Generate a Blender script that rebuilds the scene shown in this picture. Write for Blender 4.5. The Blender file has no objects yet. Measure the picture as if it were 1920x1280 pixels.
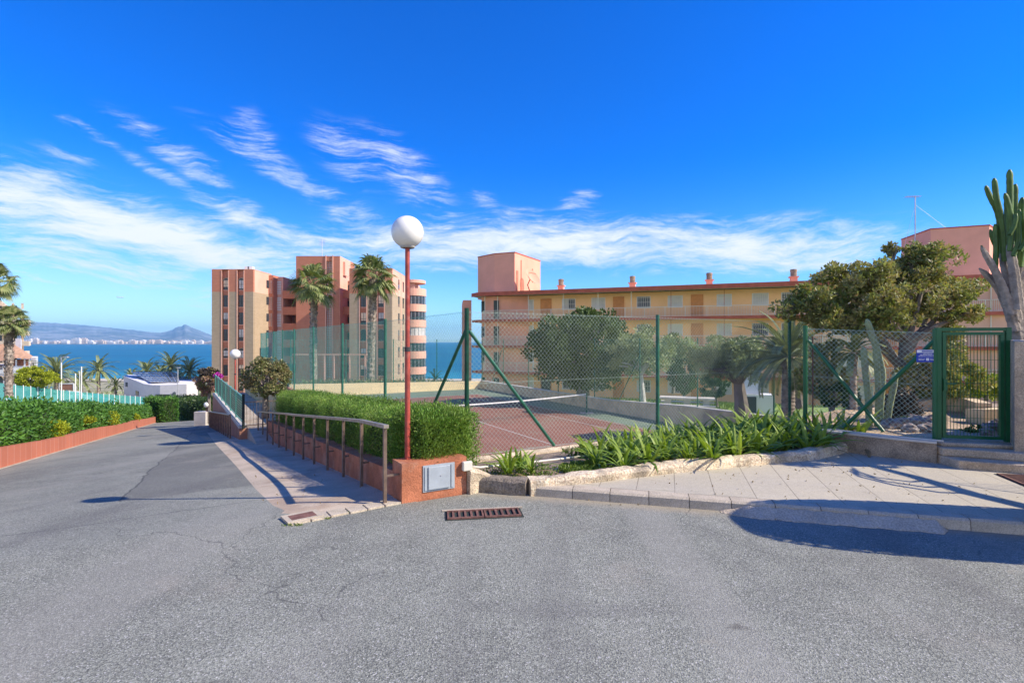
import bpy, math, random
import numpy as np
from mathutils import Vector
R = math.radians
sc = bpy.context.scene
col = sc.collection
# ------------------------------------------------------------------ camera, light, sky
cam = bpy.data.objects.new('camera', bpy.data.cameras.new('camera'))
col.objects.link(cam); sc.camera = cam
cam.data.sensor_width = 36; cam.data.lens = 18
cam.data.clip_start = 0.1; cam.data.clip_end = 30000
cam.location = (0, 0, 2.0); cam.rotation_euler = (R(90), 0, 0)
SUN = Vector((1.24, -0.24, 1.0)).normalized()
sun = bpy.data.objects.new('sun', bpy.data.lights.new('sun', 'SUN'))
col.objects.link(sun)
sun.data.energy = 5.0; sun.data.angle = R(0.5); sun.data.color = (1.0, 0.90, 0.76)
sun.rotation_euler = SUN.to_track_quat('Z', 'Y').to_euler()
sc.view_settings.view_transform = 'Standard'; sc.view_settings.look = 'None'
sc.view_settings.gamma = 1; sc.view_settings.use_curve_mapping = False
sc.view_settings.exposure = 0.56
sc.cycles.max_bounces = 6; sc.cycles.transparent_max_bounces = 12
sc.cycles.volume_bounces = 0
SKY_STR = 0.14

world = bpy.data.worlds.new('World'); sc.world = world; world.use_nodes = True
nt = world.node_tree; nt.nodes.clear()
class NB:
    """small node-building helper"""
    def __init__(s, nt): s.nt = nt
    def n(s, t, **kw):
        x = s.nt.nodes.new(t)
        for k, v in kw.items(): setattr(x, k, v)
        return x
    def put(s, sock, v):
        if isinstance(v, bpy.types.NodeSocket): s.nt.links.new(v, sock)
        else:
            try: sock.default_value = v
            except Exception: sock.default_value = (v, v, v) if len(sock.default_value) == 3 else (v, v, v, 1)
    def m(s, op, a, b=0.0, c=None, clamp=False):
        x = s.n('ShaderNodeMath', operation=op, use_clamp=clamp)
        s.put(x.inputs[0], a); s.put(x.inputs[1], b)
        if c is not None: s.put(x.inputs[2], c)
        return x.outputs[0]
    def mix(s, f, a, b, mode='MIX'):
        x = s.n('ShaderNodeMix', data_type='RGBA', blend_type=mode)
        s.put(x.inputs[0], f); s.put(x.inputs[6], a); s.put(x.inputs[7], b)
        return x.outputs[2]
    def noise(s, vec, scale, detail=3, rough=.55, dist=0, dim='3D'):
        x = s.n('ShaderNodeTexNoise', noise_dimensions=dim)
        if vec is not None: s.put(x.inputs['Vector'], vec)
        s.put(x.inputs['Scale'], scale); s.put(x.inputs['Detail'], detail); s.put(x.inputs['Roughness'], rough); s.put(x.inputs['Distortion'], dist)
        return x.outputs['Fac']
    def smooth(s, v, a, b, lo=0.0, hi=1.0):
        x = s.n('ShaderNodeMapRange', interpolation_type='SMOOTHSTEP')
        for i, q in enumerate((v, a, b, lo, hi)): s.put(x.inputs[i], q)
        return x.outputs[0]
    def comb(s, x, y, z=0.0):
        c = s.n('ShaderNodeCombineXYZ'); s.put(c.inputs[0], x); s.put(c.inputs[1], y); s.put(c.inputs[2], z); return c.outputs[0]
    def mapping(s, vec, loc=(0,0,0), rot=(0,0,0), sca=(1,1,1)):
        x = s.n('ShaderNodeMapping'); s.put(x.inputs[0], vec); x.inputs[1].default_value = loc; x.inputs[2].default_value = rot; x.inputs[3].default_value = sca
        return x.outputs[0]
b = NB(nt)
sky = b.n('ShaderNodeTexSky', sky_type='NISHITA'); sky.sun_disc = False
sky.sun_elevation = math.asin(SUN.z); sky.sun_rotation = math.atan2(SUN.x, SUN.y)
sky.altitude = 0; sky.air_density = 1.0; sky.dust_density = 0.0; sky.ozone_density = 2.0
tc = b.n('ShaderNodeTexCoord'); sp = b.n('ShaderNodeSeparateXYZ'); b.put(sp.inputs[0], tc.outputs['Generated'])
X_, Y_, Z_ = sp.outputs
az = b.m('ARCTAN2', X_, Y_)
hor = b.m('SQRT', b.m('ADD', b.m('MULTIPLY', X_, X_), b.m('MULTIPLY', Y_, Y_)))
el = b.m('DIVIDE', Z_, b.m('MAXIMUM', hor, 1e-4))
def azel(px, py):
    return math.atan((px-960)/960), (640-py)/math.hypot(960, px-960)
def band(px, py, L, T, tilt, s):
    a0, e0 = azel(px, py); k = math.hypot(960, px-960)
    L, T = L*960/k/k, T/k; t = R(tilt)
    da = b.m('SUBTRACT', az, a0); de = b.m('SUBTRACT', el, e0)
    u = b.m('ADD', b.m('MULTIPLY', da, math.cos(t)), b.m('MULTIPLY', de, -math.sin(t)))
    v = b.m('ADD', b.m('MULTIPLY', da, math.sin(t)), b.m('MULTIPLY', de, math.cos(t)))
    q = b.m('ADD', b.m('POWER', b.m('ABSOLUTE', b.m('DIVIDE', u, L)), 2.6), b.m('POWER', b.m('ABSOLUTE', b.m('DIVIDE', v, T)), 2.2))
    return b.m('MULTIPLY', b.m('EXPONENT', b.m('MULTIPLY', q, -1.0)), s)
# px, py of the centre, half length, half thickness, tilt (down to the right), strength; all turned into directions of the sky
BANDS = [(110, 400, 360, 66, 10, .80), (330, 455, 280, 36, 13, .62), (200, 520, 420, 60, 3, .42), (500, 427, 120, 16, 20, .55), (590, 447, 90, 12, 18, .4),
         (850, 462, 300, 38, -2, .70), (1200, 460, 350, 40, 2, .85), (1480, 480, 170, 28, 4, .70), (1560, 500, 70, 14, 4, .3),
         (320, 275, 120, 22, 24, .36), (480, 255, 60, 32, 60, .27), (300, 325, 150, 12, 26, .28), (570, 345, 200, 24, 28, .34), (640, 290, 80, 36, 45, .31),
         (770, 330, 120, 44, 42, .33), (400, 345, 120, 14, 28, .33), (1085, 375, 38, 18, -10, .34), (908, 373, 26, 16, 25, .34), (140, 228, 50, 10, 15, .32), (985, 400, 60, 12, 8, .2), (130, 290, 60, 12, 10, .26)]
mask = 0.0
for bd in BANDS: mask = b.m('ADD', band(*bd), mask)
vec = b.comb(az, el)
warp = b.n('ShaderNodeTexNoise'); b.put(warp.inputs['Vector'], vec); warp.inputs['Scale'].default_value = 5; warp.inputs['Detail'].default_value = 3
off = b.n('ShaderNodeVectorMath', operation='SCALE'); b.put(off.inputs[0], warp.outputs['Color']); off.inputs['Scale'].default_value = .09
vw = b.n('ShaderNodeVectorMath', operation='ADD'); b.put(vw.inputs[0], vec); b.put(vw.inputs[1], off.outputs[0])
n1 = b.noise(b.mapping(vw.outputs[0], rot=(0, 0, R(20)), sca=(4.5, 26, 1)), 1.5, 12, .66)
n3 = b.noise(b.mapping(vw.outputs[0], rot=(0, 0, R(8)), sca=(14, 70, 1)), 2.0, 8, .7)
n2 = b.noise(b.mapping(vw.outputs[0], rot=(0, 0, R(-35)), sca=(6, 26, 1)), 1.8, 12, .66)
left = b.smooth(az, -.25, .1)
nn = b.m('ADD', b.m('MULTIPLY', n1, b.m('SUBTRACT', 1.0, b.m('MULTIPLY', left, .75))), b.m('MULTIPLY', n2, b.m('MULTIPLY', left, .75)))
dens = b.m('ADD', b.m('MULTIPLY', b.m('SUBTRACT', nn, .5), 4.2), b.m('MULTIPLY', mask, 1.25))
dens = b.m('ADD', dens, b.m('MULTIPLY', b.m('SUBTRACT', n3, .5), 1.6))
cl = b.smooth(dens, -.08, 1.9, 0.0, 1.0)
cl = b.m('MULTIPLY', cl, b.smooth(mask, .03, .25))
veil = b.m('MULTIPLY', b.smooth(az, .0, -.75), b.m('MULTIPLY', b.smooth(el, .19, .06), .22))
cl = b.m('MAXIMUM', cl, veil)
# unseen bright cloud added behind the camera to brighten the shaded facade
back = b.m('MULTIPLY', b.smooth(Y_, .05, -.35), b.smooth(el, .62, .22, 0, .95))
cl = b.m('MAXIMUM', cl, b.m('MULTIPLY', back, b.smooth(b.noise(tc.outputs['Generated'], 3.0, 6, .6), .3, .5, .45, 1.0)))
hs = b.n('ShaderNodeHueSaturation'); b.put(hs.inputs['Color'], sky.outputs[0])
hs.inputs['Hue'].default_value = .5; hs.inputs['Saturation'].default_value = 1.25
skyc = b.mix(b.smooth(el, .0, .36), (.54, .80, 1.13, 1), (.0, .52, 1.22, 1))
skyc = b.mix(1.0, hs.outputs[0], skyc, 'MULTIPLY')
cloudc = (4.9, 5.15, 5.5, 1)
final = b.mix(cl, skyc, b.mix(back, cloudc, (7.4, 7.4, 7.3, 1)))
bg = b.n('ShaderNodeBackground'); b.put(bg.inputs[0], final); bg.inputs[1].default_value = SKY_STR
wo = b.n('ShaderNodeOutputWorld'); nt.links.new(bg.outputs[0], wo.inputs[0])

# ------------------------------------------------------------------ helpers
rng = np.random.default_rng(7); random.seed(7)
def W(px, py, d): return np.array(((px-960)/960*d, d, 2-(py-640)/960*d))
def G(px, py, z=0.0):
    d = (2-z)*960/(py-640); return W(px, py, d)
def tag(o, label=None, cat=None, group=None, kind=None):
    if label: o['label'] = label
    if cat: o['category'] = cat
    if group: o['group'] = group
    if kind: o['kind'] = kind
    return o
def thing(name, loc, label, cat, group=None):
    o = bpy.data.objects.new(name, None); col.objects.link(o); o.location = loc
    o.empty_display_size = .2
    return tag(o, label, cat, group)
def frame(o, ex, ey=None):
    """local (s,t,z) -> world function, ex along, ey into"""
    o = np.array(o, float); ex = np.array(ex, float)
    if ey is None: ey = np.array((-ex[1], ex[0]))
    def f(P):
        P = np.asarray(P, float)
        out = np.empty_like(P)
        out[:, 0] = o[0] + P[:, 0]*ex[0] + P[:, 1]*ey[0]
        out[:, 1] = o[1] + P[:, 0]*ex[1] + P[:, 1]*ey[1]
        out[:, 2] = (o[2] if len(o) > 2 else 0) + P[:, 2]
        return out
    f.o = o; f.ex = ex; f.ey = ey
    return f
class MB:
    def __init__(s, fr=None): s.V = []; s.F = []; s.n = 0; s.fr = fr
    def add(s, v, f):
        v = np.asarray(v, float).reshape(-1, 3)
        if s.fr is not None: v = s.fr(v)
        f = np.asarray(f, int)
        s.V.append(v); s.F.append(f + s.n); s.n += len(v); return s
    def box(s, x0, x1, y0, y1, z0, z1):
        v = [(x, y, z) for z in (z0, z1) for y in (y0, y1) for x in (x0, x1)]
        return s.add(v, [(0,2,3,1),(4,5,7,6),(0,1,5,4),(2,6,7,3),(0,4,6,2),(1,3,7,5)])
    def prism(s, poly, z0, z1):
        n = len(poly); z0 = np.broadcast_to(z0, n); z1 = np.broadcast_to(z1, n)
        v = [(p[0], p[1], z) for p, z in zip(poly, z0)] + [(p[0], p[1], z) for p, z in zip(poly, z1)]
        s.add(v, [(i, (i+1) % n, n+(i+1) % n, n+i) for i in range(n)])
        k = s.n - 2*n
        s.F.append(np.array([list(range(n-1, -1, -1))]) + k); s.F.append(np.array([list(range(n, 2*n))]) + k)
        return s
    def wall(s, pts, w, z0, z1, side=0.0):
        """wall along a polyline of (x,y); thickness w; z0/z1 lists or numbers"""
        P = np.array(pts, float)[:, :2]; n = len(P)
        z0 = np.broadcast_to(z0, n); z1 = np.broadcast_to(z1, n)
        T = np.gradient(P, axis=0) if n > 2 else np.array([P[1]-P[0]]*2)
        T /= np.linalg.norm(T, axis=1)[:, None]; N = np.stack((-T[:, 1], T[:, 0]), 1)
        a = P + N*(w*(side-.5)); c = P + N*(w*(side+.5))
        v = []
        for i in range(n): v += [(*a[i], z0[i]), (*c[i], z0[i]), (*c[i], z1[i]), (*a[i], z1[i])]
        f = []
        for i in range(n-1):
            for k in range(4): f.append((4*i+k, 4*i+(k+1) % 4, 4*i+4+(k+1) % 4, 4*i+4+k))
        f.append((3, 2, 1, 0)); e = 4*(n-1); f.append((e, e+1, e+2, e+3))
        return s.add(v, f)
    def tube(s, pts, r, n=8, cap=True):
        P = np.array(pts, float); m = len(P); r = np.broadcast_to(r, m)
        T = np.gradient(P, axis=0) if m > 2 else np.array([P[1]-P[0]]*2)
        T /= np.linalg.norm(T, axis=1)[:, None]+1e-12
        up = np.array((0, 0, 1.)) if abs(T[0][2]) < .9 else np.array((1., 0, 0))
        v = []; ang = np.arange(n)*2*math.pi/n
        for i in range(m):
            a = np.cross(T[i], up); a /= np.linalg.norm(a)+1e-12; c = np.cross(T[i], a); up = np.cross(a, T[i])
            v.append(P[i] + r[i]*(np.cos(ang)[:, None]*a + np.sin(ang)[:, None]*c))
        v = np.concatenate(v)
        f = [(i*n+k, i*n+(k+1) % n, (i+1)*n+(k+1) % n, (i+1)*n+k) for i in range(m-1) for k in range(n)]
        s.add(v, f)
        if cap:
            k = s.n - m*n
            s.F.append(np.array([list(range(n))]) + k); s.F.append(np.array([list(range(n-1, -1, -1))]) + k + (m-1)*n)
        return s
    def lathe(s, c, prof, n=24):
        v = []; ang = np.arange(n)*2*math.pi/n
        for r_, z in prof: v.append(np.stack((c[0]+r_*np.cos(ang), c[1]+r_*np.sin(ang), np.full(n, c[2]+z)), 1))
        m = len(prof)
        return s.add(np.concatenate(v), [(i*n+k, i*n+(k+1) % n, (i+1)*n+(k+1) % n, (i+1)*n+k) for i in range(m-1) for k in range(n)])
    def build(s, name, mat, parent=None, smooth=False, origin=None, **tg):
        V = np.concatenate(s.V) if s.V else np.zeros((0, 3))
        if parent is not None:
            o0 = np.array(parent.location); pp = parent.parent
            while pp is not None: o0 = o0 + np.array(pp.location); pp = pp.parent
        elif origin is not None: o0 = np.array(origin, float)
        elif len(V): o0 = np.array(((V[:, 0].min()+V[:, 0].max())/2, (V[:, 1].min()+V[:, 1].max())/2, V[:, 2].min()))
        else: o0 = np.zeros(3)
        V = V - o0
        me = bpy.data.meshes.new(name)
        loops = []; starts = []; tot = []; p = 0
        for f in s.F:
            if f.size == 0: continue
            k = f.shape[1]; loops.append(f.ravel()); starts.append(p + np.arange(len(f))*k); tot.append(np.full(len(f), k)); p += f.size
        loops = np.concatenate(loops); starts = np.concatenate(starts); tot = np.concatenate(tot)
        me.vertices.add(len(V)); me.vertices.foreach_set('co', V.astype(np.float32).ravel())
        me.loops.add(len(loops)); me.loops.foreach_set('vertex_index', loops.astype(np.int32))
        me.polygons.add(len(starts)); me.polygons.foreach_set('loop_start', starts.astype(np.int32))
        me.polygons.foreach_set('loop_total', tot.astype(np.int32))
        me.polygons.foreach_set('use_smooth', np.full(len(starts), smooth))
        me.update(calc_edges=True)
        me.materials.append(mat)
        ob = bpy.data.objects.new(name, me); col.objects.link(ob)
        if parent is not None: ob.parent = parent
        else: ob.location = o0
        tag(ob, **tg)
        return ob
def copy_thing(o, loc, rz=0, label=None, scale=None, group=None):
    c = o.copy(); col.objects.link(c); c.location = loc; c.rotation_euler = (0, 0, rz)
    if scale: c.scale = (scale,)*3
    if label: c['label'] = label
    if group: c['group'] = group
    for ch in list(o.children):
        d = ch.copy(); col.objects.link(d); d.parent = c
        for g in list(ch.children):
            e = g.copy(); col.objects.link(e); e.parent = d
    return c

# ------------------------------------------------------------------ materials
def base_mat(name):
    m = bpy.data.materials.new(name); m.use_nodes = True
    m.node_tree.nodes.clear(); b = NB(m.node_tree)
    bs = b.n('ShaderNodeBsdfPrincipled'); out = b.n('ShaderNodeOutputMaterial')
    m.node_tree.links.new(bs.outputs[0], out.inputs[0])
    tc = b.n('ShaderNodeTexCoord')
    return m, b, bs, tc.outputs['Object']
def c4(c): return (c[0], c[1], c[2], 1)
def mat(name, c, rough=.8, var=.18, scale=2.0, bump=0.0, bscale=40, spec=.3, metal=0, c2=None, grain=0.0, streaks=False, stain=None, stain_amt=.5):
    m, b, bs, co = base_mat(name)
    n = b.noise(co, scale, 5, .6)
    hi = tuple(min(1, x*(1+var)) for x in c); lo = tuple(x*(1-var) for x in c) if c2 is None else c2
    cc = b.mix(b.smooth(n, .3, .7), c4(lo), c4(hi))
    if grain:
        g = b.noise(co, bscale*2, 2, .5)
        cc = b.mix(grain, cc, b.mix(b.smooth(g, .3, .7), (.0, .0, .0, 1), (1, 1, 1, 1)), 'OVERLAY')
    if streaks:
        s_ = b.noise(b.mapping(co, sca=(9, 9, .7)), 1.0, 4, .6)
        cc = b.mix(b.smooth(s_, .5, .75, 0, .45), cc, c4(tuple(x*.5 for x in c)))
    if stain:
        s_ = b.noise(b.mapping(co, loc=(3, 7, 2)), scale*.8, 6, .65)
        cc = b.mix(b.smooth(s_, .5, .66, 0, stain_amt), cc, c4(stain))
    b.put(bs.inputs['Base Color'], cc)
    bs.inputs['Roughness'].default_value = rough; bs.inputs['Metallic'].default_value = metal
    bs.inputs['Specular IOR Level'].default_value = spec
    if bump:
        bn = b.n('ShaderNodeBump'); bn.inputs['Strength'].default_value = bump; bn.inputs['Distance'].default_value = .02
        b.put(bn.inputs['Height'], b.noise(co, bscale, 4, .6)); b.put(bs.inputs['Normal'], bn.outputs[0])
    return m
def leaf_mat(name, cols, rough=.5, trans=.3, spec=.35):
    m, b, bs, co = base_mat(name)
    gi = b.n('ShaderNodeNewGeometry'); r = b.n('ShaderNodeValToRGB')
    els = r.color_ramp.elements; n = len(cols)
    els[0].color = c4(cols[0]); els[1].color = c4(cols[-1])
    for i in range(1, n-1):
        e = els.new(i/(n-1)); e.color = c4(cols[i])
    b.put(r.inputs[0], gi.outputs['Random Per Island'])
    cl = b.noise(co, 1.7, 3, .6)
    cc = b.mix(b.smooth(cl, .35, .7, 0, .45), r.outputs[0], c4(tuple(x*1.5 for x in cols[-1])))
    cc = b.mix(b.smooth(b.noise(b.mapping(co, loc=(7, 3, 1)), .8, 2, .5), .5, .72, 0, .5), cc, c4(tuple(x*.8 for x in cols[0])))
    b.put(bs.inputs['Base Color'], cc); bs.inputs['Roughness'].default_value = rough
    bs.inputs['Specular IOR Level'].default_value = spec
    tr = b.n('ShaderNodeBsdfTranslucent'); b.put(tr.inputs[0], b.mix(1.0, cc, (1.2, 1.25, .5, 1), 'MULTIPLY'))
    mx = b.n('ShaderNodeMixShader'); mx.inputs[0].default_value = trans
    lk = m.node_tree.links; lk.new(bs.outputs[0], mx.inputs[1]); lk.new(tr.outputs[0], mx.inputs[2])
    out = [x for x in m.node_tree.nodes if x.type == 'OUTPUT_MATERIAL'][0]; lk.new(mx.outputs[0], out.inputs[0])
    return m
M = {}
def asphalt():
    m, b, bs, co = base_mat('asphalt')
    v = b.n('ShaderNodeTexVoronoi'); b.put(v.inputs['Vector'], co); v.inputs['Scale'].default_value = 115
    sepc = b.n('ShaderNodeSeparateColor'); b.put(sepc.inputs[0], v.outputs['Color'])
    fine = b.noise(co, 60, 4, .7); mid = b.noise(co, 2.5, 4, .6); big = b.noise(co, .35, 4, .6)
    t = b.m('ADD', b.m('MULTIPLY', sepc.outputs[0], .62), b.m('MULTIPLY', b.smooth(fine, .3, .7), .30))
    t = b.m('ADD', t, b.m('MULTIPLY', b.m('SUBTRACT', mid, .5), .35)); t = b.m('ADD', t, b.m('MULTIPLY', b.m('SUBTRACT', big, .5), .75))
    cc = b.mix(b.smooth(t, .0, .9), (.112, .114, .097, 1), (.33, .335, .275, 1))
    cc = b.mix(b.smooth(sepc.outputs[1], .93, .99, 0, .75), cc, (.55, .53, .50, 1))
    cc = b.mix(b.smooth(sepc.outputs[2], .93, .99, 0, .6), cc, (.05, .05, .055, 1))
    sx_ = b.n('ShaderNodeSeparateXYZ'); b.put(sx_.inputs[0], co)
    wob_ = b.m('MULTIPLY', b.m('SUBTRACT', b.noise(co, 1.1, 3), .5), .35)
    r_ = b.m('ADD', b.m('ADD', b.m('MULTIPLY', sx_.outputs[0], .871), b.m('MULTIPLY', sx_.outputs[1], .491)), wob_); q_ = b.m('ADD', b.m('MULTIPLY', sx_.outputs[0], -.491), b.m('MULTIPLY', sx_.outputs[1], .871))
    patch = b.m('MULTIPLY', b.m('MULTIPLY', b.smooth(r_, -1.35, -1.25), b.smooth(q_, 9.0, 9.15)), b.smooth(q_, 19.3, 19.0))
    cc = b.mix(b.m('MULTIPLY', patch, .42), cc, (.085, .083, .08, 1))
    seam = b.m('MULTIPLY', b.smooth(b.m('ABSOLUTE', b.m('SUBTRACT', r_, -1.3)), .025, .008), b.smooth(q_, 9.0, 9.1))
    seam2 = b.m('MULTIPLY', b.smooth(b.m('ABSOLUTE', b.m('SUBTRACT', b.m('ADD', q_, wob_), 7.6)), .02, .006), b.smooth(r_, -2.2, -2.0))
    cc = b.mix(b.m('MULTIPLY', b.m('MAXIMUM', seam, seam2), .7), cc, (.05, .05, .05, 1))
    lane = b.noise(b.mapping(co, rot=(0, 0, R(-29)), sca=(.9, .09, 1)), 1.0, 3, .5)
    cc = b.mix(b.smooth(lane, .5, .68, 0, .38), cc, (.30, .29, .25, 1)); cc = b.mix(b.smooth(lane, .46, .32, 0, .35), cc, (.13, .125, .115, 1))
    swirl = b.noise(b.mapping(co, rot=(0, 0, R(25)), sca=(.16, .8, 1)), 1.3, 5, .65)
    cc = b.mix(b.smooth(swirl, .55, .7, 0, .30), cc, (.12, .115, .11, 1))
    kd_ = b.m('ADD', b.m('MULTIPLY', b.m('SUBTRACT', sx_.outputs[0], .32), .255), b.m('MULTIPLY', b.m('SUBTRACT', sx_.outputs[1], 6.62), .967))
    kd_ = b.m('ADD', kd_, b.m('MULTIPLY', b.m('SUBTRACT', b.noise(co, 3.5, 5, .7), .5), .5))
    cc = b.mix(b.m('MULTIPLY', b.smooth(kd_, -.32, -.02, 0, .6), b.smooth(sx_.outputs[0], -1.6, -1.2)), cc, (.36, .30, .21, 1))
    # dusty warm traces and dark oil spots
    cc = b.mix(b.smooth(b.noise(b.mapping(co, loc=(5, 1, 0)), .6, 5, .65), .56, .75, 0, .35), cc, (.36, .32, .26, 1))
    cc = b.mix(b.smooth(b.noise(b.mapping(co, loc=(2.2, 9.1, 0)), .9, 3, .5), .70, .76, 0, .5), cc, (.10, .095, .095, 1))
    cc = b.mix(b.smooth(b.noise(b.mapping(co, loc=(1.2, 3.1, 0)), .55, 6, .75), .60, .66, 0, .35), cc, (.34, .31, .24, 1))
    for (ox, oy, rr_) in ((-1.75, 2.95, .16), (-1.1, 2.6, .2), (1.6, 3.6, .1)):
        dx = b.m('SUBTRACT', sx_.outputs[0], ox); dy = b.m('MULTIPLY', b.m('SUBTRACT', sx_.outputs[1], oy), 1.6)
        dd = b.m('ADD', b.m('SQRT', b.m('ADD', b.m('MULTIPLY', dx, dx), b.m('MULTIPLY', dy, dy))), b.m('MULTIPLY', b.m('SUBTRACT', b.noise(co, 9, 3), .5), .25))
        cc = b.mix(b.smooth(dd, rr_, rr_*.3, 0, .6), cc, (.085, .075, .065, 1))
    # cracks
    wn = b.n('ShaderNodeTexNoise'); b.put(wn.inputs['Vector'], co); wn.inputs['Scale'].default_value = 1.6; wn.inputs['Detail'].default_value = 6
    wv = b.n('ShaderNodeVectorMath', operation='SCALE'); b.put(wv.inputs[0], wn.outputs['Color']); wv.inputs['Scale'].default_value = .9
    wa = b.n('ShaderNodeVectorMath', operation='ADD'); b.put(wa.inputs[0], co); b.put(wa.inputs[1], wv.outputs[0])
    cr = b.n('ShaderNodeTexVoronoi', feature='DISTANCE_TO_EDGE'); b.put(cr.inputs['Vector'], wa.outputs[0]); cr.inputs['Scale'].default_value = .30
    cm = b.m('MULTIPLY', b.smooth(cr.outputs['Distance'], .0035, .0008), b.smooth(b.noise(b.mapping(co, loc=(9, 4, 0)), .5, 2), .46, .58, 0, .5))
    cc = b.mix(cm, cc, (.05, .05, .05, 1))
    b.put(bs.inputs['Base Color'], cc); bs.inputs['Roughness'].default_value = .85; bs.inputs['Specular IOR Level'].default_value = .25
    bn = b.n('ShaderNodeBump'); bn.inputs['Strength'].default_value = .6; bn.inputs['Distance'].default_value = .006
    b.put(bn.inputs['Height'], b.m('ADD', v.outputs['Distance'], fine)); b.put(bs.inputs['Normal'], bn.outputs[0])
    return m
M['asphalt'] = asphalt()
def paving():
    m, b, bs, co = base_mat('paving_tile')
    mp = b.mapping(co, rot=(0, 0, R(17+90)), sca=(1, 1, 1))
    br = b.n('ShaderNodeTexBrick'); b.put(br.inputs['Vector'], b.mapping(mp, loc=(.13, .1, 0)))
    br.offset = 0.5; br.inputs['Scale'].default_value = 1.0
    br.inputs['Color1'].default_value = (.475, .42, .305, 1); br.inputs['Color2'].default_value = (.44, .39, .285, 1); br.inputs['Mortar'].default_value = (.20, .17, .12, 1)
    br.inputs['Mortar Size'].default_value = .006; br.inputs['Mortar Smooth'].default_value = .1; br.inputs['Brick Width'].default_value = 60; br.inputs['Row Height'].default_value = .47
    b2 = b.n('ShaderNodeTexBrick'); b.put(b2.inputs['Vector'], b.mapping(co, rot=(0, 0, R(17)), loc=(.2, .1, 0))); b2.offset = 0.5; b2.inputs['Scale'].default_value = 1.0
    b2.inputs['Mortar Size'].default_value = .003; b2.inputs['Brick Width'].default_value = 60; b2.inputs['Row Height'].default_value = .47
    base_ = b.mix(b.m('MULTIPLY', b2.outputs['Fac'], .55), br.outputs['Color'], (.30, .26, .20, 1))
    n = b.noise(co, 1.1, 6, .65); f = b.noise(co, 70, 3, .6)
    cc = b.mix(b.smooth(n, .35, .7, 0, .5), base_, (.38, .34, .27, 1))
    cc = b.mix(.25, cc, b.mix(b.smooth(f, .3, .7), (.2, .2, .2, 1), (.8, .8, .8, 1)), 'OVERLAY')
    cc = b.mix(b.smooth(b.noise(b.mapping(co, loc=(4, 4, 4)), 2.2, 5, .7), .60, .70, 0, .4), cc, (.27, .23, .17, 1))
    cc = b.mix(b.smooth(b.noise(b.mapping(co, loc=(1, 8, 4), rot=(0, 0, R(-15)), sca=(.4, 3, 1)), 1.6, 5, .7), .5, .7, 0, .3), cc, (.50, .46, .38, 1))
    cc = b.mix(b.smooth(b.noise(b.mapping(co, loc=(6, 2, 4)), 14, 3, .7), .70, .74, 0, .6), cc, (.16, .13, .09, 1))
    b.put(bs.inputs['Base Color'], cc); bs.inputs['Roughness'].default_value = .8
    bn = b.n('ShaderNodeBump'); bn.inputs['Strength'].default_value = .5; bn.inputs['Distance'].default_value = .006
    b.put(bn.inputs['Height'], b.m('SUBTRACT', b.m('MULTIPLY', f, .15), br.outputs['Fac'])); b.put(bs.inputs['Normal'], bn.outputs[0])
    return m
M['paving'] = paving()
def bricks(name, c1, c2, mort, bw, bh, ms=.012, rot=0):
    """brick courses on vertical faces: u = x+y run, v = height"""
    m, b, bs, co = base_mat(name)
    s_ = b.n('ShaderNodeSeparateXYZ'); b.put(s_.inputs[0], co)
    br = b.n('ShaderNodeTexBrick'); b.put(br.inputs['Vector'], b.comb(b.m('SUBTRACT', s_.outputs[0], s_.outputs[1]), b.m('ADD', s_.outputs[2], bh*20.5 if bh > 5 else 0.0), 0.0)); br.offset = .5
    br.inputs['Color1'].default_value = c4(c1); br.inputs['Color2'].default_value = c4(c2); br.inputs['Mortar'].default_value = c4(mort)
    br.inputs['Scale'].default_value = 1.0; br.inputs['Mortar Size'].default_value = ms; br.inputs['Brick Width'].default_value = bw; br.inputs['Row Height'].default_value = bh
    n = b.noise(co, .5, 5, .65)
    cc = b.mix(b.smooth(n, .35, .7, 0, .35), br.outputs['Color'], c4(tuple(x*.72 for x in c1)))
    b.put(bs.inputs['Base Color'], cc); bs.inputs['Roughness'].default_value = .9; bs.inputs['Specular IOR Level'].default_value = .2
    return m
M['beige_brick'] = bricks('beige_brick', (.49, .38, .26), (.41, .315, .21), (.36, .28, .19), .5, .14, .02)
M['red_brick'] = bricks('red_brick', (.60, .235, .145), (.52, .20, .12), (.48, .22, .14), .5, .14, .02)
M['yellow_brick'] = bricks('yellow_brick', (1.0, .575, .27), (.97, .54, .245), (.92, .58, .31), .3, .1, .015)
M['court_wall'] = bricks('court_wall', (.78, .62, .36), (.72, .57, .33), (.62, .50, .32), .5, .25, .01)
M['court_wall_side'] = mat('rendered_court_wall', (.64, .49, .30), bump=.3, var=.15, stain=(.33, .27, .2))
M['terracotta'] = mat('terracotta_render', (.42, .15, .075), var=.26, scale=2.5, bump=.5, bscale=35, grain=.15, stain=(.52, .29, .19), stain_amt=.6)
M['left_wall'] = bricks('salmon_wall', (.50, .17, .10), (.45, .15, .088), (.56, .28, .20), .62, 80, .02)
M['brown_wall'] = mat('brown_render', (.40, .19, .12), var=.15, bump=.3)
M['pink'] = mat('pink_render', (.82, .38, .26), var=.07, scale=.5, rough=.9)
M['pink_light'] = mat('pale_pink_render', (.74, .42, .31), var=.07, scale=.5, rough=.9)
M['fascia'] = mat('red_fascia', (.46, .11, .065), var=.15, rough=.7)
M['soffit'] = mat('cream_soffit', (.85, .68, .48), var=.08)
M['white'] = mat('white_paint', (.78, .78, .76), var=.05, rough=.6)
M['white_rail'] = mat('cream_railing_paint', (.74, .68, .58), var=.05, rough=.6)
M['lilac_white'] = mat('white_render', (.72, .70, .70), var=.05, rough=.8)
M['glass'] = mat('dark_glass', (.035, .045, .055), rough=.12, var=.3, scale=.3, spec=.6)
M['shutter'] = mat('pale_shutter', (.62, .60, .56), rough=.6, var=.1, scale=.6)
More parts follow.
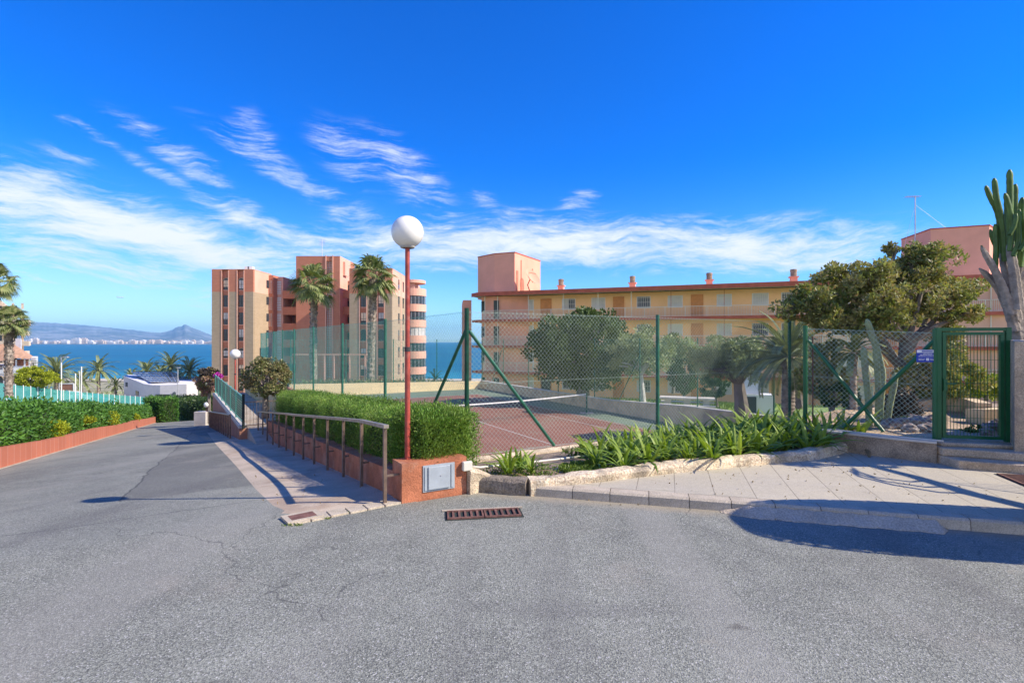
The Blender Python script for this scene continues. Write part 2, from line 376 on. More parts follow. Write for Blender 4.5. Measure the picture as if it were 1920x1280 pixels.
M['door'] = mat('orange_wood_door', (.62, .25, .075), rough=.5, var=.12)
M['dark_door'] = mat('dark_door', (.06, .07, .06), rough=.5)
M['tile_roof'] = mat('orange_roof_tile', (.52, .30, .18), var=.2, scale=1.5, rough=.9)
M['grey_roof'] = mat('grey_roofing', (.42, .38, .36), var=.15)
M['green_metal'] = mat('green_painted_steel', (.013, .125, .045), rough=.38, var=.15, spec=.5)
M['green_post'] = mat('teal_painted_post', (.02, .13, .075), rough=.45, var=.25, scale=8, spec=.5)
M['green_wire'] = mat('green_plastic_wire', (.11, .34, .27), rough=.35, var=.15, spec=.6)
M['pale_wire'] = mat('weathered_green_wire', (.36, .46, .38), rough=.35, var=.15, spec=.6)
M['net_black'] = mat('dark_net_cord', (.03, .04, .035), rough=.9)
M['net_white'] = mat('net_tape', (.75, .74, .70), rough=.8, var=.06)
M['lamp_red'] = mat('red_painted_post', (.36, .06, .04), rough=.5, var=.3, scale=7, spec=.4, stain=(.42, .17, .12), stain_amt=.6)
M['globe'] = mat('opal_globe', (.80, .78, .72), rough=.25, var=.03, spec=.5, stain=(.62, .58, .48), stain_amt=.35, scale=6)
M['collar'] = mat('grey_collar', (.42, .40, .36), rough=.5)
M['rail_brown'] = mat('brown_painted_steel', (.20, .14, .105), rough=.35, var=.25, scale=9, spec=.5, metal=.3)
M['rail_top'] = mat('worn_steel_rail', (.36, .31, .25), rough=.35, var=.25, scale=9, metal=.4, spec=.5)
M['steel_box'] = mat('grey_cabinet_paint', (.36, .40, .43), rough=.4, var=.1, scale=5, spec=.5)
M['dark_steel'] = mat('dark_recess', (.05, .05, .05), rough=.8)
M['cream_plastic'] = mat('cream_plastic', (.66, .62, .52), rough=.5, var=.05)
M['rust'] = mat('rusty_iron', (.17, .085, .065), rough=.8, var=.3, scale=14, bump=.3)
M['concrete_path'] = mat('stained_concrete_path', (.47, .385, .285), var=.16, scale=1.3, bump=.35, bscale=60, grain=.2, stain=(.30, .20, .13), stain_amt=.55)
M['kerb'] = mat('kerb_concrete', (.47, .40, .30), var=.14, scale=3, bump=.4, bscale=50, grain=.2, stain=(.30, .25, .19), stain_amt=.4)
M['ramp'] = mat('pale_mortar', (.46, .38, .28), var=.12, scale=3, bump=.5, bscale=30, grain=.2)
M['rubble'] = mat('rough_mortared_stone', (.60, .49, .34), var=.28, scale=4, bump=1.0, bscale=22, grain=.35, stain=(.24, .20, .15), stain_amt=.6)
M['dark_rubble'] = mat('weathered_stone', (.22, .18, .135), var=.3, scale=4, bump=1.0, bscale=25, grain=.35, stain=(.34, .28, .21), stain_amt=.5)
M['aggregate'] = mat('pebble_render', (.56, .45, .31), var=.25, scale=6, bump=1.0, bscale=60, grain=.6)
M['old_wall'] = mat('old_cement_render', (.52, .41, .29), var=.22, scale=1.8, bump=.6, bscale=30, grain=.25, stain=(.22, .19, .17), stain_amt=.7)
M['dark_wall'] = mat('damp_cement_wall', (.34, .26, .18), var=.3, scale=2.5, bump=.7, bscale=30, grain=.3, stain=(.12, .095, .075), stain_amt=.7)
M['step'] = mat('worn_cement_step', (.54, .42, .29), var=.2, scale=3, bump=.5, bscale=30, grain=.25, stain=(.20, .15, .11), stain_amt=.4)
M['soil'] = mat('dry_soil', (.25, .19, .13), var=.3, scale=3, bump=1.0, bscale=25, grain=.4)
M['garden_soil'] = mat('stony_soil', (.42, .31, .20), var=.3, scale=2, bump=1.0, bscale=18, grain=.4)
M['court_red'] = mat('red_court_surface', (.25, .11, .075), var=.10, scale=.5, rough=.9, grain=.15, bscale=20, stain=(.23, .16, .11), stain_amt=.7)
M['court_green'] = mat('green_court_surface', (.17, .22, .15), var=.12, scale=.4, rough=.9, stain=(.20, .21, .17), stain_amt=.6)
M['line'] = mat('worn_line_paint', (.46, .41, .35), var=.1, scale=3)
M['lawn'] = mat('lawn_grass', (.24, .33, .06), var=.35, scale=.9, rough=.9, bump=.8, bscale=14, c2=(.15, .21, .045))
M['ground'] = mat('dry_ground', (.30, .27, .17), var=.3, scale=.12, rough=.95, c2=(.20, .205, .10))
M['sand'] = mat('pale_sand', (.55, .48, .36), var=.12, scale=.2, rough=.95)
M['bark'] = mat('grey_bark', (.22, .185, .15), var=.3, scale=6, bump=1.0, bscale=25)
M['pale_bark'] = mat('whitewashed_bark', (.50, .49, .45), var=.2, scale=5, bump=.6)
M['palm_bark'] = mat('palm_trunk_bark', (.30, .25, .20), var=.4, scale=5, bump=1.0, bscale=12, c2=(.13, .10, .08))
M['cactus'] = mat('cactus_skin', (.10, .17, .035), var=.3, scale=5, rough=.55, spec=.4)
M['cactus_pale'] = mat('pale_cactus_skin', (.30, .34, .17), var=.25, scale=6, rough=.7, stain=(.26, .23, .17), stain_amt=.6)
M['cactus_old'] = mat('corky_cactus_trunk', (.33, .28, .235), var=.3, scale=7, rough=.9, bump=.8, bscale=18, stain=(.16, .14, .12), stain_amt=.5)
M['rock'] = mat('garden_rock', (.36, .33, .31), var=.3, scale=6, bump=1.0, bscale=14, c2=(.20, .15, .13))
M['solar'] = mat('solar_cell', (.02, .03, .055), rough=.15, var=.2, spec=.6)
M['silver'] = mat('silver_frame', (.5, .5, .52), rough=.4, metal=.5)
M['blue'] = mat('blue_sign_paint', (.025, .06, .42), rough=.4, var=.05)
M['sign_white'] = mat('white_sign_paint', (.78, .78, .80), rough=.4, var=.03)
M['plane'] = mat('aircraft_white', (.8, .8, .8), rough=.4, var=.02)
M['concrete_pale'] = mat('pale_concrete', (.58, .53, .46), var=.12, scale=2, bump=.3)
L = {}
L['rosemary'] = leaf_mat('rosemary_leaf', [(.045, .11, .014), (.085, .19, .02), (.15, .32, .03), (.22, .28, .06)], trans=.22)
L['hedge'] = leaf_mat('hedge_leaf', [(.022, .075, .012), (.055, .155, .02), (.12, .26, .035)], rough=.5, trans=.25, spec=.35)
L['lime'] = leaf_mat('lime_leaf', [(.17, .22, .010), (.28, .33, .015), (.40, .43, .03)], trans=.3)
L['dark'] = leaf_mat('dark_leaf', [(.02, .05, .014), (.04, .085, .02), (.075, .13, .03)], rough=.4, trans=.2)
L['ficus'] = leaf_mat('ficus_leaf', [(.03, .06, .016), (.06, .10, .025), (.12, .17, .045)], rough=.5, trans=.2, spec=.35)
L['topiary'] = leaf_mat('topiary_leaf', [(.07, .10, .03), (.15, .19, .055), (.24, .27, .09), (.28, .19, .11)], rough=.45, trans=.2)
L['olive'] = leaf_mat('olive_leaf', [(.12, .16, .06), (.22, .27, .12), (.34, .38, .19)], rough=.5, trans=.2)
L['bigtree'] = leaf_mat('tree_leaf', [(.09, .13, .035), (.20, .26, .06), (.36, .40, .11), (.36, .26, .14)], rough=.5, trans=.25, spec=.35)
L['palm'] = leaf_mat('palm_leaf', [(.06, .11, .03), (.13, .19, .05), (.23, .28, .09), (.33, .32, .15)], rough=.5, trans=.25, spec=.3)
L['date'] = leaf_mat('date_palm_leaf', [(.10, .14, .05), (.19, .23, .08), (.30, .32, .14)], rough=.5, trans=.2)
L['strap'] = leaf_mat('strap_leaf', [(.07, .14, .015), (.14, .235, .022), (.27, .36, .05)], rough=.48, trans=.3, spec=.35)
L['strap_dry'] = leaf_mat('dry_leaf', [(.20, .14, .07), (.26, .19, .10)], trans=.2)
L['bracts'] = leaf_mat('magenta_bract', [(.42, .03, .34), (.58, .06, .50)], trans=.3)
L['bougain'] = leaf_mat('bougainvillea_leaf', [(.12, .16, .03), (.24, .25, .05), (.50, .22, .26)], trans=.25)
L['dryshrub'] = leaf_mat('dark_twiggy_leaf', [(.03, .025, .02), (.07, .055, .04), (.12, .09, .06)], trans=.1)
L['grass'] = leaf_mat('grass_blade', [(.08, .14, .02), (.15, .22, .03)], trans=.25)
# ------------------------------------------------------------------ the lie of the land
CA = R(29.4); U = np.array((math.cos(CA), math.sin(CA))); V = np.array((-math.sin(CA), math.cos(CA)))
P0N = np.array((4.07, 27.9)); CZ = -1.9                     # right net post on the court
def cp(u, v, z=CZ): p = P0N + u*U + v*V; return np.array((p[0], p[1], z))
def rq(r, q): return r*U + q*V
def zroad(q):
    q = np.asarray(q, float)
    z = -.104*np.where(q < 6.75, np.clip(q-6.15, 0, None)**2/1.2, q-6.45)
    return z - .16*np.clip(q-50, 0, None)
def zr(x, y): return float(zroad(x*V[0] + y*V[1]))
def grid(xs, ys, zf, tw=None):
    X, Y = np.meshgrid(xs, ys); Z = zf(X, Y) if callable(zf) else zf
    if tw: Xw, Yw = tw(X, Y)
    else: Xw, Yw = X, Y
    n, m = X.shape; v = np.stack((Xw, Yw, np.broadcast_to(Z, X.shape)), -1).reshape(-1, 3)
    i = np.arange(n*m).reshape(n, m)
    f = np.stack((i[:-1, :-1], i[:-1, 1:], i[1:, 1:], i[1:, :-1]), -1).reshape(-1, 4)
    return v, f
tw = lambda r, q: (r*U[0]+q*V[0], r*U[1]+q*V[1])
# ground sheet
def prof(y): return np.interp(y, [-3000, 3, 8, 45, 60, 80, 110, 160, 215, 260, 3000], [-.5, -.5, -2.5, -4.7, -6.2, -8.1, -10.3, -12.5, -14.05, -17, -30])
sx = np.sinh(np.linspace(-1, 1, 141)*6.0); sx = sx/sx.max()*4000
sy = np.concatenate((np.linspace(-4000, -60, 12), np.linspace(-50, 90, 71), np.linspace(93, 420, 90), [800, 3000]))
def zter(X, Y):
    q = X*V[0]+Y*V[1]
    z = np.minimum(prof(Y), -.35 - .104*np.clip(q-5, 0, None)*(Y < 48))
    far = np.clip((Y-95)/30, 0, 1)*np.clip((230-Y)/30, 0, 1)
    return z + far*.35*np.sin(X*.11+2*np.sin(Y*.07))*np.cos(Y*.13+X*.03)
v, f = grid(sx, sy, zter)
m_ = MB().add(v, f); m_.build('ground', M['ground'], origin=(0, 0, 0), smooth=True, kind='structure')
m_ = MB(); v, f = grid(np.linspace(-420, 60, 60), np.linspace(196, 224, 9), lambda X, Y: prof(Y)+.55+.2*np.sin(X*.05)+.1*np.sin(X*.31+Y))
m_.add(v, f).build('beach', M['sand'], smooth=True, kind='structure')
# dune grass
# sea
m, b, bs, co = base_mat('sea_water')
s1 = b.noise(b.mapping(co, sca=(.004, .03, 1)), 1.0, 4, .6); s2 = b.noise(b.mapping(co, sca=(.0015, .008, 1)), 1.0, 3)
cc = b.mix(b.smooth(b.m('ADD', b.m('MULTIPLY', s1, .5), b.m('MULTIPLY', s2, .5)), .38, .62), (.0, .095, .19, 1), (.0, .15, .26, 1))
sy_ = b.n('ShaderNodeSeparateXYZ'); b.put(sy_.inputs[0], co)
cc = b.mix(b.smooth(sy_.outputs[1], 330, 215, 0, .6), cc, (.04, .30, .38, 1))
b.put(bs.inputs['Base Color'], cc); bs.inputs['Roughness'].default_value = .45; bs.inputs['Specular IOR Level'].default_value = .06
bn = b.n('ShaderNodeBump'); bn.inputs['Strength'].default_value = .5; bn.inputs['Distance'].default_value = .3
b.put(bn.inputs['Height'], b.noise(b.mapping(co, sca=(.25, .6, 1)), 1.0, 3)); b.put(bs.inputs['Normal'], bn.outputs[0])
M['sea'] = m
MB().add([(-9000, 190, -14), (9000, 190, -14), (9000, 9000, -14), (-9000, 9000, -14)], [(0, 1, 2, 3)]).build('sea', M['sea'], origin=(0, 0, -14), kind='structure')
# far mountains
m, b, bs, co = base_mat('mountain')
n_ = b.noise(b.mapping(co, sca=(1, 1, 2)), .004, 8, .7); cc = b.mix(b.smooth(n_, .45, .58), (.13, .16, .17, 1), (.30, .31, .31, 1))
b.put(bs.inputs['Base Color'], cc); bs.inputs['Roughness'].default_value = 1.0; bs.inputs['Specular IOR Level'].default_value = 0
M['mountain'] = m
from mathutils import noise as mn
prx = [-900, -500, -200, -60, 48, 100, 150, 200, 250, 285, 300, 312, 322, 330, 336, 341, 346, 352, 358, 368, 380, 397, 430, 480, 560, 640, 700, 760]
pry = [600, 596, 600, 601, 603, 605.5, 609, 614, 619, 623, 624, 622, 619, 614, 612, 611.5, 608, 610.5, 613, 617, 622, 629, 633, 636, 637, 638, 641, 645]
# ridge outline given as bearing and height at 6 km
def ridge(px): return np.interp(px, prx, pry)
nx, ny = 700, 50
pxs = np.linspace(-900, 770, nx); ds = np.linspace(2720, 7600, ny)
Vv = np.zeros((ny, nx, 3))
for j, d in enumerate(ds):
    for i, p in enumerate(pxs):
        x = (p-960)/960*d
        hmax = (640-ridge(p)+.9*mn.fractal(Vector((p*.09, 2, 5)), 1.0, 2.0, 4))/960*6000 + 2 + 14
        t = (d-2720)/(6000-2720)
        sh = (max(0, t)**1.9 if t < 1 else max(0, 1-(t-1)*2.6))
        nz = mn.fractal(Vector((x*.0016, d*.0016, 3)), 1.0, 2.1, 6)*.5 + (1-abs(mn.fractal(Vector((x*.0022, d*.0011, 9)), 1.0, 2.0, 5)))*.28-.2
        h = -14.5 + hmax*sh*(1+nz*.85*(1-max(0, min(1, (t-.75)/.25)) if t < 1 else 0)) + (3 if t > .015 else 0)
        Vv[j, i] = (x, d, h)
i_ = np.arange(nx*ny).reshape(ny, nx)
f = np.stack((i_[:-1, :-1], i_[:-1, 1:], i_[1:, 1:], i_[1:, :-1]), -1).reshape(-1, 4)
MB().add(Vv.reshape(-1, 3), f).build('hills', M['mountain'], origin=(0, 3000, -14), smooth=True, kind='structure')

# haze
hz = bpy.data.materials.new('haze'); hz.use_nodes = True; hz.node_tree.nodes.clear(); hb = NB(hz.node_tree)
pv = hb.n('ShaderNodeVolumePrincipled'); pv.inputs['Color'].default_value = (.27, .62, 1.0, 1); pv.inputs['Density'].default_value = 1.25e-4
pv.inputs['Anisotropy'].default_value = 0
ho = hb.n('ShaderNodeOutputMaterial'); hz.node_tree.links.new(pv.outputs[0], ho.inputs['Volume'])
MB().box(-9200, 9200, -4200, 9200, -31, 250).build('haze', hz, origin=(0, 0, 0), kind='stuff')

# road and forecourt: one asphalt sheet
qs = np.concatenate((np.linspace(-24, 6.1, 12), np.linspace(6.15, 8, 15), np.linspace(9, 36, 20), np.linspace(37, 62, 20)))
m_ = MB()
v, f = grid(np.linspace(-4.85, 2.1, 8), qs, lambda r, q: zroad(q), tw); m_.add(v, f)
v, f = grid(np.linspace(2.1, 24, 12), np.linspace(-24, 6.15, 12), lambda r, q: 0*q, tw); m_.add(v, f)
v, f = grid(np.linspace(-26, -4.85, 8), np.linspace(-24, 5.2, 10), lambda r, q: 0*q, tw); m_.add(v, f)
m_.build('road', M['asphalt'], origin=(0, 0, 0), kind='structure')
# concrete footpath beside the road
pb = [(545, 985), (480.6, 921), (441, 873.4), (404.7, 834), (388, 811.5)]
def gplane(px, py):
    k = (px-960)/960; qd = k*V[0]+V[1]
    if py > 960: return G(px, py)
    d = (2-.645)/((py-640)/960 - .104*qd); p = W(px, py, d); p[2] = zr(p[0], p[1]); return p
PB = [gplane(*p) for p in pb]
RW0 = np.array((-1.36, 6.32)); RWD = np.array((-.533, .846)); RWN = np.array((RWD[1], -RWD[0]))   # terracotta wall line, normal to the garden side
def rw(s, off=0.0): return RW0 + RWD*s + RWN*off
m_ = MB(); rows = []
N_ = 40
pbx = np.array([p[:2] for p in PB]); L_ = np.concatenate(([0], np.cumsum(np.linalg.norm(np.diff(pbx, axis=0), axis=1))))
for i in range(N_+1):
    t = i/N_; a = np.array([np.interp(t*L_[-1], L_, pbx[:, k]) for k in (0, 1)]); c = rw(t*19.0, .02)
    for k in range(5):
        p = a + (c-a)*k/4; rows.append((p[0], p[1], zr(*p)+.012 - (.012 if k == 0 else 0)))
f = [(i*5+k, i*5+k+1, i*5+k+6, i*5+k+5) for i in range(N_) for k in range(4)]
m_.add(rows, f).build('footpath', M['concrete_path'], origin=(-5, 11, -.5), kind='structure')
# border slabs at the end of the path
pa, pc = PB[0][:2], rw(0, .0)
t_ = (pc-pa)/np.linalg.norm(pc-pa); n_2 = np.array((-t_[1], t_[0]))
for i in range(6):
    ln = np.linalg.norm(pc-pa)/6
    a = pa + t_*(i*ln+.008) + n_2*random.uniform(-.01, .01); w_ = .2
    q = [a, a+t_*(ln-.02), a+t_*(ln-.02)+n_2*w_, a+n_2*w_]
    MB().prism([tuple(x) for x in q], -.02, .022).build('border_slab', M['kerb'], label='pale concrete slab in the border row ending the footpath', cat='paving slab', group='border slabs at the end of the footpath')

# ------------------------------------------------------------------ near left: terracotta planter wall and railing
t = thing('planter_wall', (-1.3, 6.5, 0), 'terracotta rendered planter wall with a square pier end, under the rosemary hedge', 'wall')
C0 = np.array((-1.36, 6.32)); C1 = np.array((-.60, 6.75))
du = (C1-C0)/np.linalg.norm(C1-C0)
pier = [tuple(C0), tuple(C1), tuple(C1+V*.75), tuple(C0+V*.75+du*.0), ]
MB().prism([tuple(C0), tuple(C1), tuple(C1+np.array(V)*.30), tuple(C0+RWD*.34+du*.32), tuple(C0+RWD*.34)], -.05, .486).build('pier', M['terracotta'], t)
ss = np.linspace(.343, 13.2, 24); pts = [rw(s, .14) for s in ss]
ztop = np.interp(ss, [.34, 13.2], [.33, -.70]); zb = [zr(*p)-.15 for p in pts]
m_ = MB().wall(pts, .26, zb, ztop); m_.build('low_wall', M['terracotta'], t)
t = thing('utility_cabinet', (*(C0+du*.45), .2), 'grey metal utility cabinet door set into the terracotta pier', 'utility box')
fr = frame((*C0, 0), du, np.array(V))
cabinet_fr = fr
s0, s1 = .27, .70
m_ = MB(fr); m_.box(s0, s1, -.012, .003, .10, .435); m_.build('surround', M['steel_box'], t)
for q_ in (s0+.02, s1-.05): MB(fr).box(q_, q_+.03, -.022, -.0125, .12, .415).build('frame_strip', M['steel_box'], t)
m_ = MB(fr); m_.box(s0+.065, s1-.07, -.034, -.0125, .125, .41); d_ = m_.build('door', M['steel_box'], t)
bv = d_.modifiers.new('bevel', 'BEVEL'); bv.width = .006; bv.segments = 2
m_ = MB(fr); m_.tube([(.50, -.034, .29), (.50, -.040, .29)], .008, 10); m_.build('lock', M['silver'], t)
# junction box and conduit
jb = C1 + du*-.08
t = thing('junction_box', (jb[0], jb[1], .38), 'small cream junction box at the right end of the terracotta pier', 'junction box')
m_ = MB(fr); m_.box(.80, .93, -.07, -.002, .31, .43); o_ = m_.build('box', M['cream_plastic'], t); bv = o_.modifiers.new('bevel', 'BEVEL'); bv.width = .012; bv.segments = 2
e0 = fr(np.array([(.93, -.035, .35)]))[0]
cp_pts = [e0, W(900, 876, 7.25), W(980, 868, 7.9), W(1060, 859, 8.7), W(1130, 850, 9.4), W(1200, 845, 10.0)]
MB().tube(cp_pts, .017, 8).build('conduit_pipe', M['cream_plastic'], label='long cream conduit pipe running right from the junction box along the plant bed', cat='pipe', smooth=True)

# handrail
rpx = [(721.6, 945), (678, 915.6), (644, 898), (614, 884.7), (589, 873), (568.6, 864), (551, 856.5), (536.6, 847.5), (523, 841), (511.5, 836), (501, 832), (492.7, 828), (484, 825.6)]
t = thing('handrail', (-4, 10, -.5), 'long brown steel handrail on thin posts beside the terracotta planter wall', 'railing')
tops = []
for i, (px, py) in enumerate(rpx):
    p = G(px, py) if i == 0 else gplane(px, py); p[2] = zr(p[0], p[1])
    s = (p[:2]-RW0) @ RWD; off = (p[:2]-RW0) @ RWN
    h = .95; tops.append((p[0], p[1], p[2]+h))
    m_ = MB(frame((p[0], p[1], p[2]), RWD, RWN)); m_.box(-.02, .02, -.02, .02, -.01, h-.012); m_.box(-.045, .045, -.045, .045, .0, .008); po = m_.build('post', M['rail_brown'], t)
    if off < -.03 or i < 12:
        m_ = MB(frame((p[0], p[1], p[2]), RWD, RWN)); m_.box(-.012, .012, .021, max(.05, -off+.02), .335, .36); m_.build('wall_stub', M['rail_brown'], t)
tp = np.array(tops); first = tp[0] + (tp[0]-tp[1])/np.linalg.norm(tp[0]-tp[1])*.07
m_ = MB()
path_ = np.vstack((first, tp)); m_.wall(path_, .062, path_[:, 2]-.012, path_[:, 2]+.03); m_.build('rail', M['rail_top'], t)

# globe street lamps
def lamp(px, py_base, d, py_c, rad, h_post_r, lab, name='street_lamp'):
    base = W(px, py_base, d); cz = 2-(py_c-640)/960*d
    t = thing(name, tuple(base), lab, 'street lamp', 'red street lamps with white globes')
    c = (base[0], base[1], cz); n = 14
    pr = [(max(.001, rad*math.sin(a)), -rad*math.cos(a)) for a in np.linspace(.42, math.pi, 20)]
    MB().lathe(c, pr, 32).build('globe', M['globe'], t, smooth=True)
    zb = cz - rad*.93
    MB().lathe(c, [(rad*.28, -rad*1.02), (rad*.42, -rad*1.0), (rad*.48, -rad*.90), (rad*.44, -rad*.86)], 24).build('collar', M['collar'], t, smooth=True)
    z0 = base[2]; zj = z0 + (zb-z0)*.52; r = h_post_r
    m_ = MB().tube([(c[0], c[1], z0-.05), (c[0], c[1], zj)], r*1.15, 14).tube([(c[0], c[1], zj), (c[0], c[1], zb-.01)], r, 14)
    m_.build('post', M['lamp_red'], t, smooth=False)
    MB().lathe((c[0], c[1], zj), [(r*1.0, -.03), (r*1.35, -.028), (r*1.35, .028), (r*1.0, .03)], 14).build('joint_ring', M['dark_steel'], t)
    return t
lamp(764, 862, 6.6, 435, .2063, .030, 'tall red street lamp with a white globe rising from the rosemary hedge beside the handrail')
lamp(441, 733, 22.5, 663.5, .21, .030, 'farther red globe lamp beside the green railing behind the round bush')

# left salmon wall
qs_ = np.linspace(3, 52, 50); pts = [rq(-4.87, q) for q in qs_]
zt = [float(zroad(q))+.48 + .03*math.sin(q*.5) for q in qs_]
m_ = MB().wall(pts, .24, [float(zroad(q))-.2 for q in qs_], zt, side=.0)
t = thing('garden_wall', (*rq(-4.87, 20), -1.4), 'long low salmon painted wall below the green hedge left of the road', 'wall')
m_.build('wall', M['left_wall'], t)
m_ = MB().wall([rq(-4.74, q) for q in qs_], .10, [float(zroad(q))-.1 for q in qs_], [float(zroad(q))+.012 for q in qs_]); m_.build('mortar_foot', M['kerb'], t)

# ------------------------------------------------------------------ leaves
def leaves(mb, C, L_, W_, D=None, spread=1.0, fold=0.15):
    """diamond leaf faces at centres C; D = preferred length direction"""
    C = np.asarray(C, float); n = len(C)
    a = rng.normal(size=(n, 3)); a /= np.linalg.norm(a, axis=1)[:, None]
    if D is not None:
        D = np.broadcast_to(np.asarray(D, float), (n, 3)); a = D + a*spread; a /= np.linalg.norm(a, axis=1)[:, None]+1e-9
    r = rng.normal(size=(n, 3)); w = np.cross(a, r); w /= np.linalg.norm(w, axis=1)[:, None]+1e-9
    k = (.7+.6*rng.random(n))[:, None]
    L2 = L_*k; W2 = W_*k
    nn_ = np.cross(a, w)
    v = np.stack((C-a*L2/2, C+w*W2/2+nn_*W2*fold, C+a*L2/2, C-w*W2/2+nn_*W2*fold), 1).reshape(-1, 3)
    f = np.arange(4*n).reshape(n, 4)
    return mb.add(v, f)
def sphere_pts(n, c, r, shell=.35):
    d = rng.normal(size=(n, 3)); d /= np.linalg.norm(d, axis=1)[:, None]
    k = 1-shell*rng.random(n)**1.3
    return np.asarray(c) + d*np.asarray(r)*k[:, None], d
def clumpy(n, c, r, k=40, cr=.25, shell=.5, zmin=None):
    """leaf positions grouped in clumps near the surface of an ellipsoid"""
    cc, d = sphere_pts(k, c, np.asarray(r)*(1-cr*.6), shell)
    if zmin is not None: cc = cc[cc[:, 2] > zmin]
    idx = rng.integers(0, len(cc), n)
    dd = rng.normal(size=(n, 3)); dd /= np.linalg.norm(dd, axis=1)[:, None]
    rad = (np.asarray(r).mean()*cr)*(.55+.45*rng.random(n))[:, None]*(.7+.6*rng.random(len(cc)))[idx][:, None]
    return cc[idx] + dd*rad*np.array((1, 1, .8)), dd, cc
def hedge_box(pts, w, z0, z1, n, L_, W_, leafm, lab, up=.6, rough=.06, name='hedge', cat='hedge', upright=False, core=.12, parent=None, wob=0.0):
    """clipped hedge along a polyline: solid twiggy core and a skin of leaves"""
    P = np.array(pts, float); m = len(P)
    z0 = np.broadcast_to(z0, m); z1 = np.broadcast_to(z1, m); w = np.broadcast_to(w, m)
    seg = np.concatenate(([0], np.cumsum(np.linalg.norm(np.diff(P, axis=0), axis=1)))); LL = seg[-1]
    def at(s): return np.stack((np.interp(s, seg, P[:, 0]), np.interp(s, seg, P[:, 1])), 1)
    def nr(s):
        a = at(np.clip(s-.2, 0, LL)); c = at(np.clip(s+.2, 0, LL)); t = c-a; t /= np.linalg.norm(t, axis=1)[:, None]; return np.stack((-t[:, 1], t[:, 0]), 1), t
    H = (z1-z0).mean(); ww = w.mean()
    areas = np.array((LL*ww, LL*H, LL*H, ww*H, ww*H)); cnt = (n*areas/areas.sum()).astype(int)
    mb = MB()
    for k, c in enumerate(cnt):
        if k < 3: s = rng.random(c)*LL
        else: s = np.full(c, 0.0 if k == 3 else LL) + rng.normal(size=c)*.03
        s = np.clip(s, 0, LL)
        a = at(s); N2, T2 = nr(s); W2 = np.interp(s, seg, w); A0 = np.interp(s, seg, z0); A1 = np.interp(s, seg, z1)
        A1 = A1 + wob*np.sin(s*1.7+1)*np.sin(s*.6)
        rr = rng.normal(size=c)*rough
        if k == 0: y = (rng.random(c)-.5)*W2; z = A1 + rr; out = np.tile((0, 0, 1.), (c, 1))
        elif k < 3:
            sg = 1 if k == 1 else -1; bul = .04*np.sin(s*4+z0[0])
            y = sg*(W2/2 + rr + bul); z = A0 + (A1-A0)*rng.random(c); out = np.concatenate((sg*N2, np.zeros((c, 1))), 1)
        else:
            y = (rng.random(c)-.5)*W2; z = A0 + (A1-A0)*rng.random(c); out = np.concatenate((T2*(-1 if k == 3 else 1), np.zeros((c, 1))), 1); a = a + T2*(rr-0.02)[:, None]*(-1 if k == 3 else 1)
        C = np.stack((a[:, 0]+N2[:, 0]*y, a[:, 1]+N2[:, 1]*y, z), 1)
        D = out*(.7 if upright else 1) + np.array((0, 0, up*(1.6 if upright else 1)))
        leaves(mb, C, L_, W_, D, .75 if upright else .9)
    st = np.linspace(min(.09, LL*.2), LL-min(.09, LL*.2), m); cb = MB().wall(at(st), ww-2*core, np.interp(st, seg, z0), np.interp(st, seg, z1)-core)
    if parent is None:
        t = thing(name, (P[m//2][0], P[m//2][1], float(z0[m//2])), lab, cat)
    else: t = parent
    cb.build('inner_branches', M_core, t); mb.build('foliage', leafm, t)
    return t
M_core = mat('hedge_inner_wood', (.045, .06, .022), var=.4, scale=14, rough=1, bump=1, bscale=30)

# rosemary hedge, in two stretches with the lamp between
hs_ = np.linspace(.42, 13.0, 14)
t = long_hedge = hedge_box([rw(s, .28+.50) for s in hs_], 1.0, np.interp(hs_, [0, 13], [.25, -.85]), np.interp(hs_, [0, 13], [1.0, .22]), 120000, .042, .012, L['rosemary'],
          'long bright green rosemary hedge clipped flat behind the handrail', up=.35, upright=True, wob=.05, rough=.05)
e1 = C0 + du*.22 + V*.52; e2 = C1 + du*.12 + V*.66
hedge_box([e1, (e1+e2)/2, e2], .72, .42, .99, 34000, .045, .012, L['rosemary'], 'end block of clipped rosemary hedge above the utility cabinet', up=.4, upright=True, rough=.055)
# unclipped sprigs and dead twigs standing out of the long hedge
n_ = 1500; s_ = rng.uniform(.5, 12.8, n_); o_ = .28+.5+rng.uniform(-.5, .5, n_); C = RW0+RWD*s_[:, None]+RWN*o_[:, None]; zt_ = np.interp(s_, [0, 13], [1.0, .22])+rng.uniform(0, .07, n_)
par_ = long_hedge; leaves(MB(), np.column_stack((C, zt_)), .09, .010, (0, 0, 1), .35).build('loose_sprigs', L['rosemary'], par_)
n_ = 900; s_ = rng.uniform(.5, 12.8, n_); C = RW0+RWD*s_[:, None]+RWN*(.28-.02+rng.normal(size=n_)*.03)[:, None]; zt_ = np.interp(s_, [0, 13], [.25, -.80])+rng.uniform(0, .5, n_)**1.5
leaves(MB(), np.column_stack((C, zt_)), .07, .008, (0, 0, .4), .9).build('dry_twigs', L['strap_dry'], par_)
# left hedge
qh = np.linspace(8, 52, 36)
hz_ = [float(zroad(q))+.3 for q in qh]; ht = np.array([float(zroad(q))+1.62 + .12*math.sin(q*.9) for q in qh]) + np.interp(qh, [8, 16, 24, 43, 52], [-.1, .02, -.16, -.34, -.3])
hedge_box([rq(-5.78, q) for q in qh], 1.3, hz_, ht, 42000, .13, .065, L['hedge'], 'long leafy green hedge above the salmon wall left of the road', up=.3, rough=.10, wob=.12, core=.2)
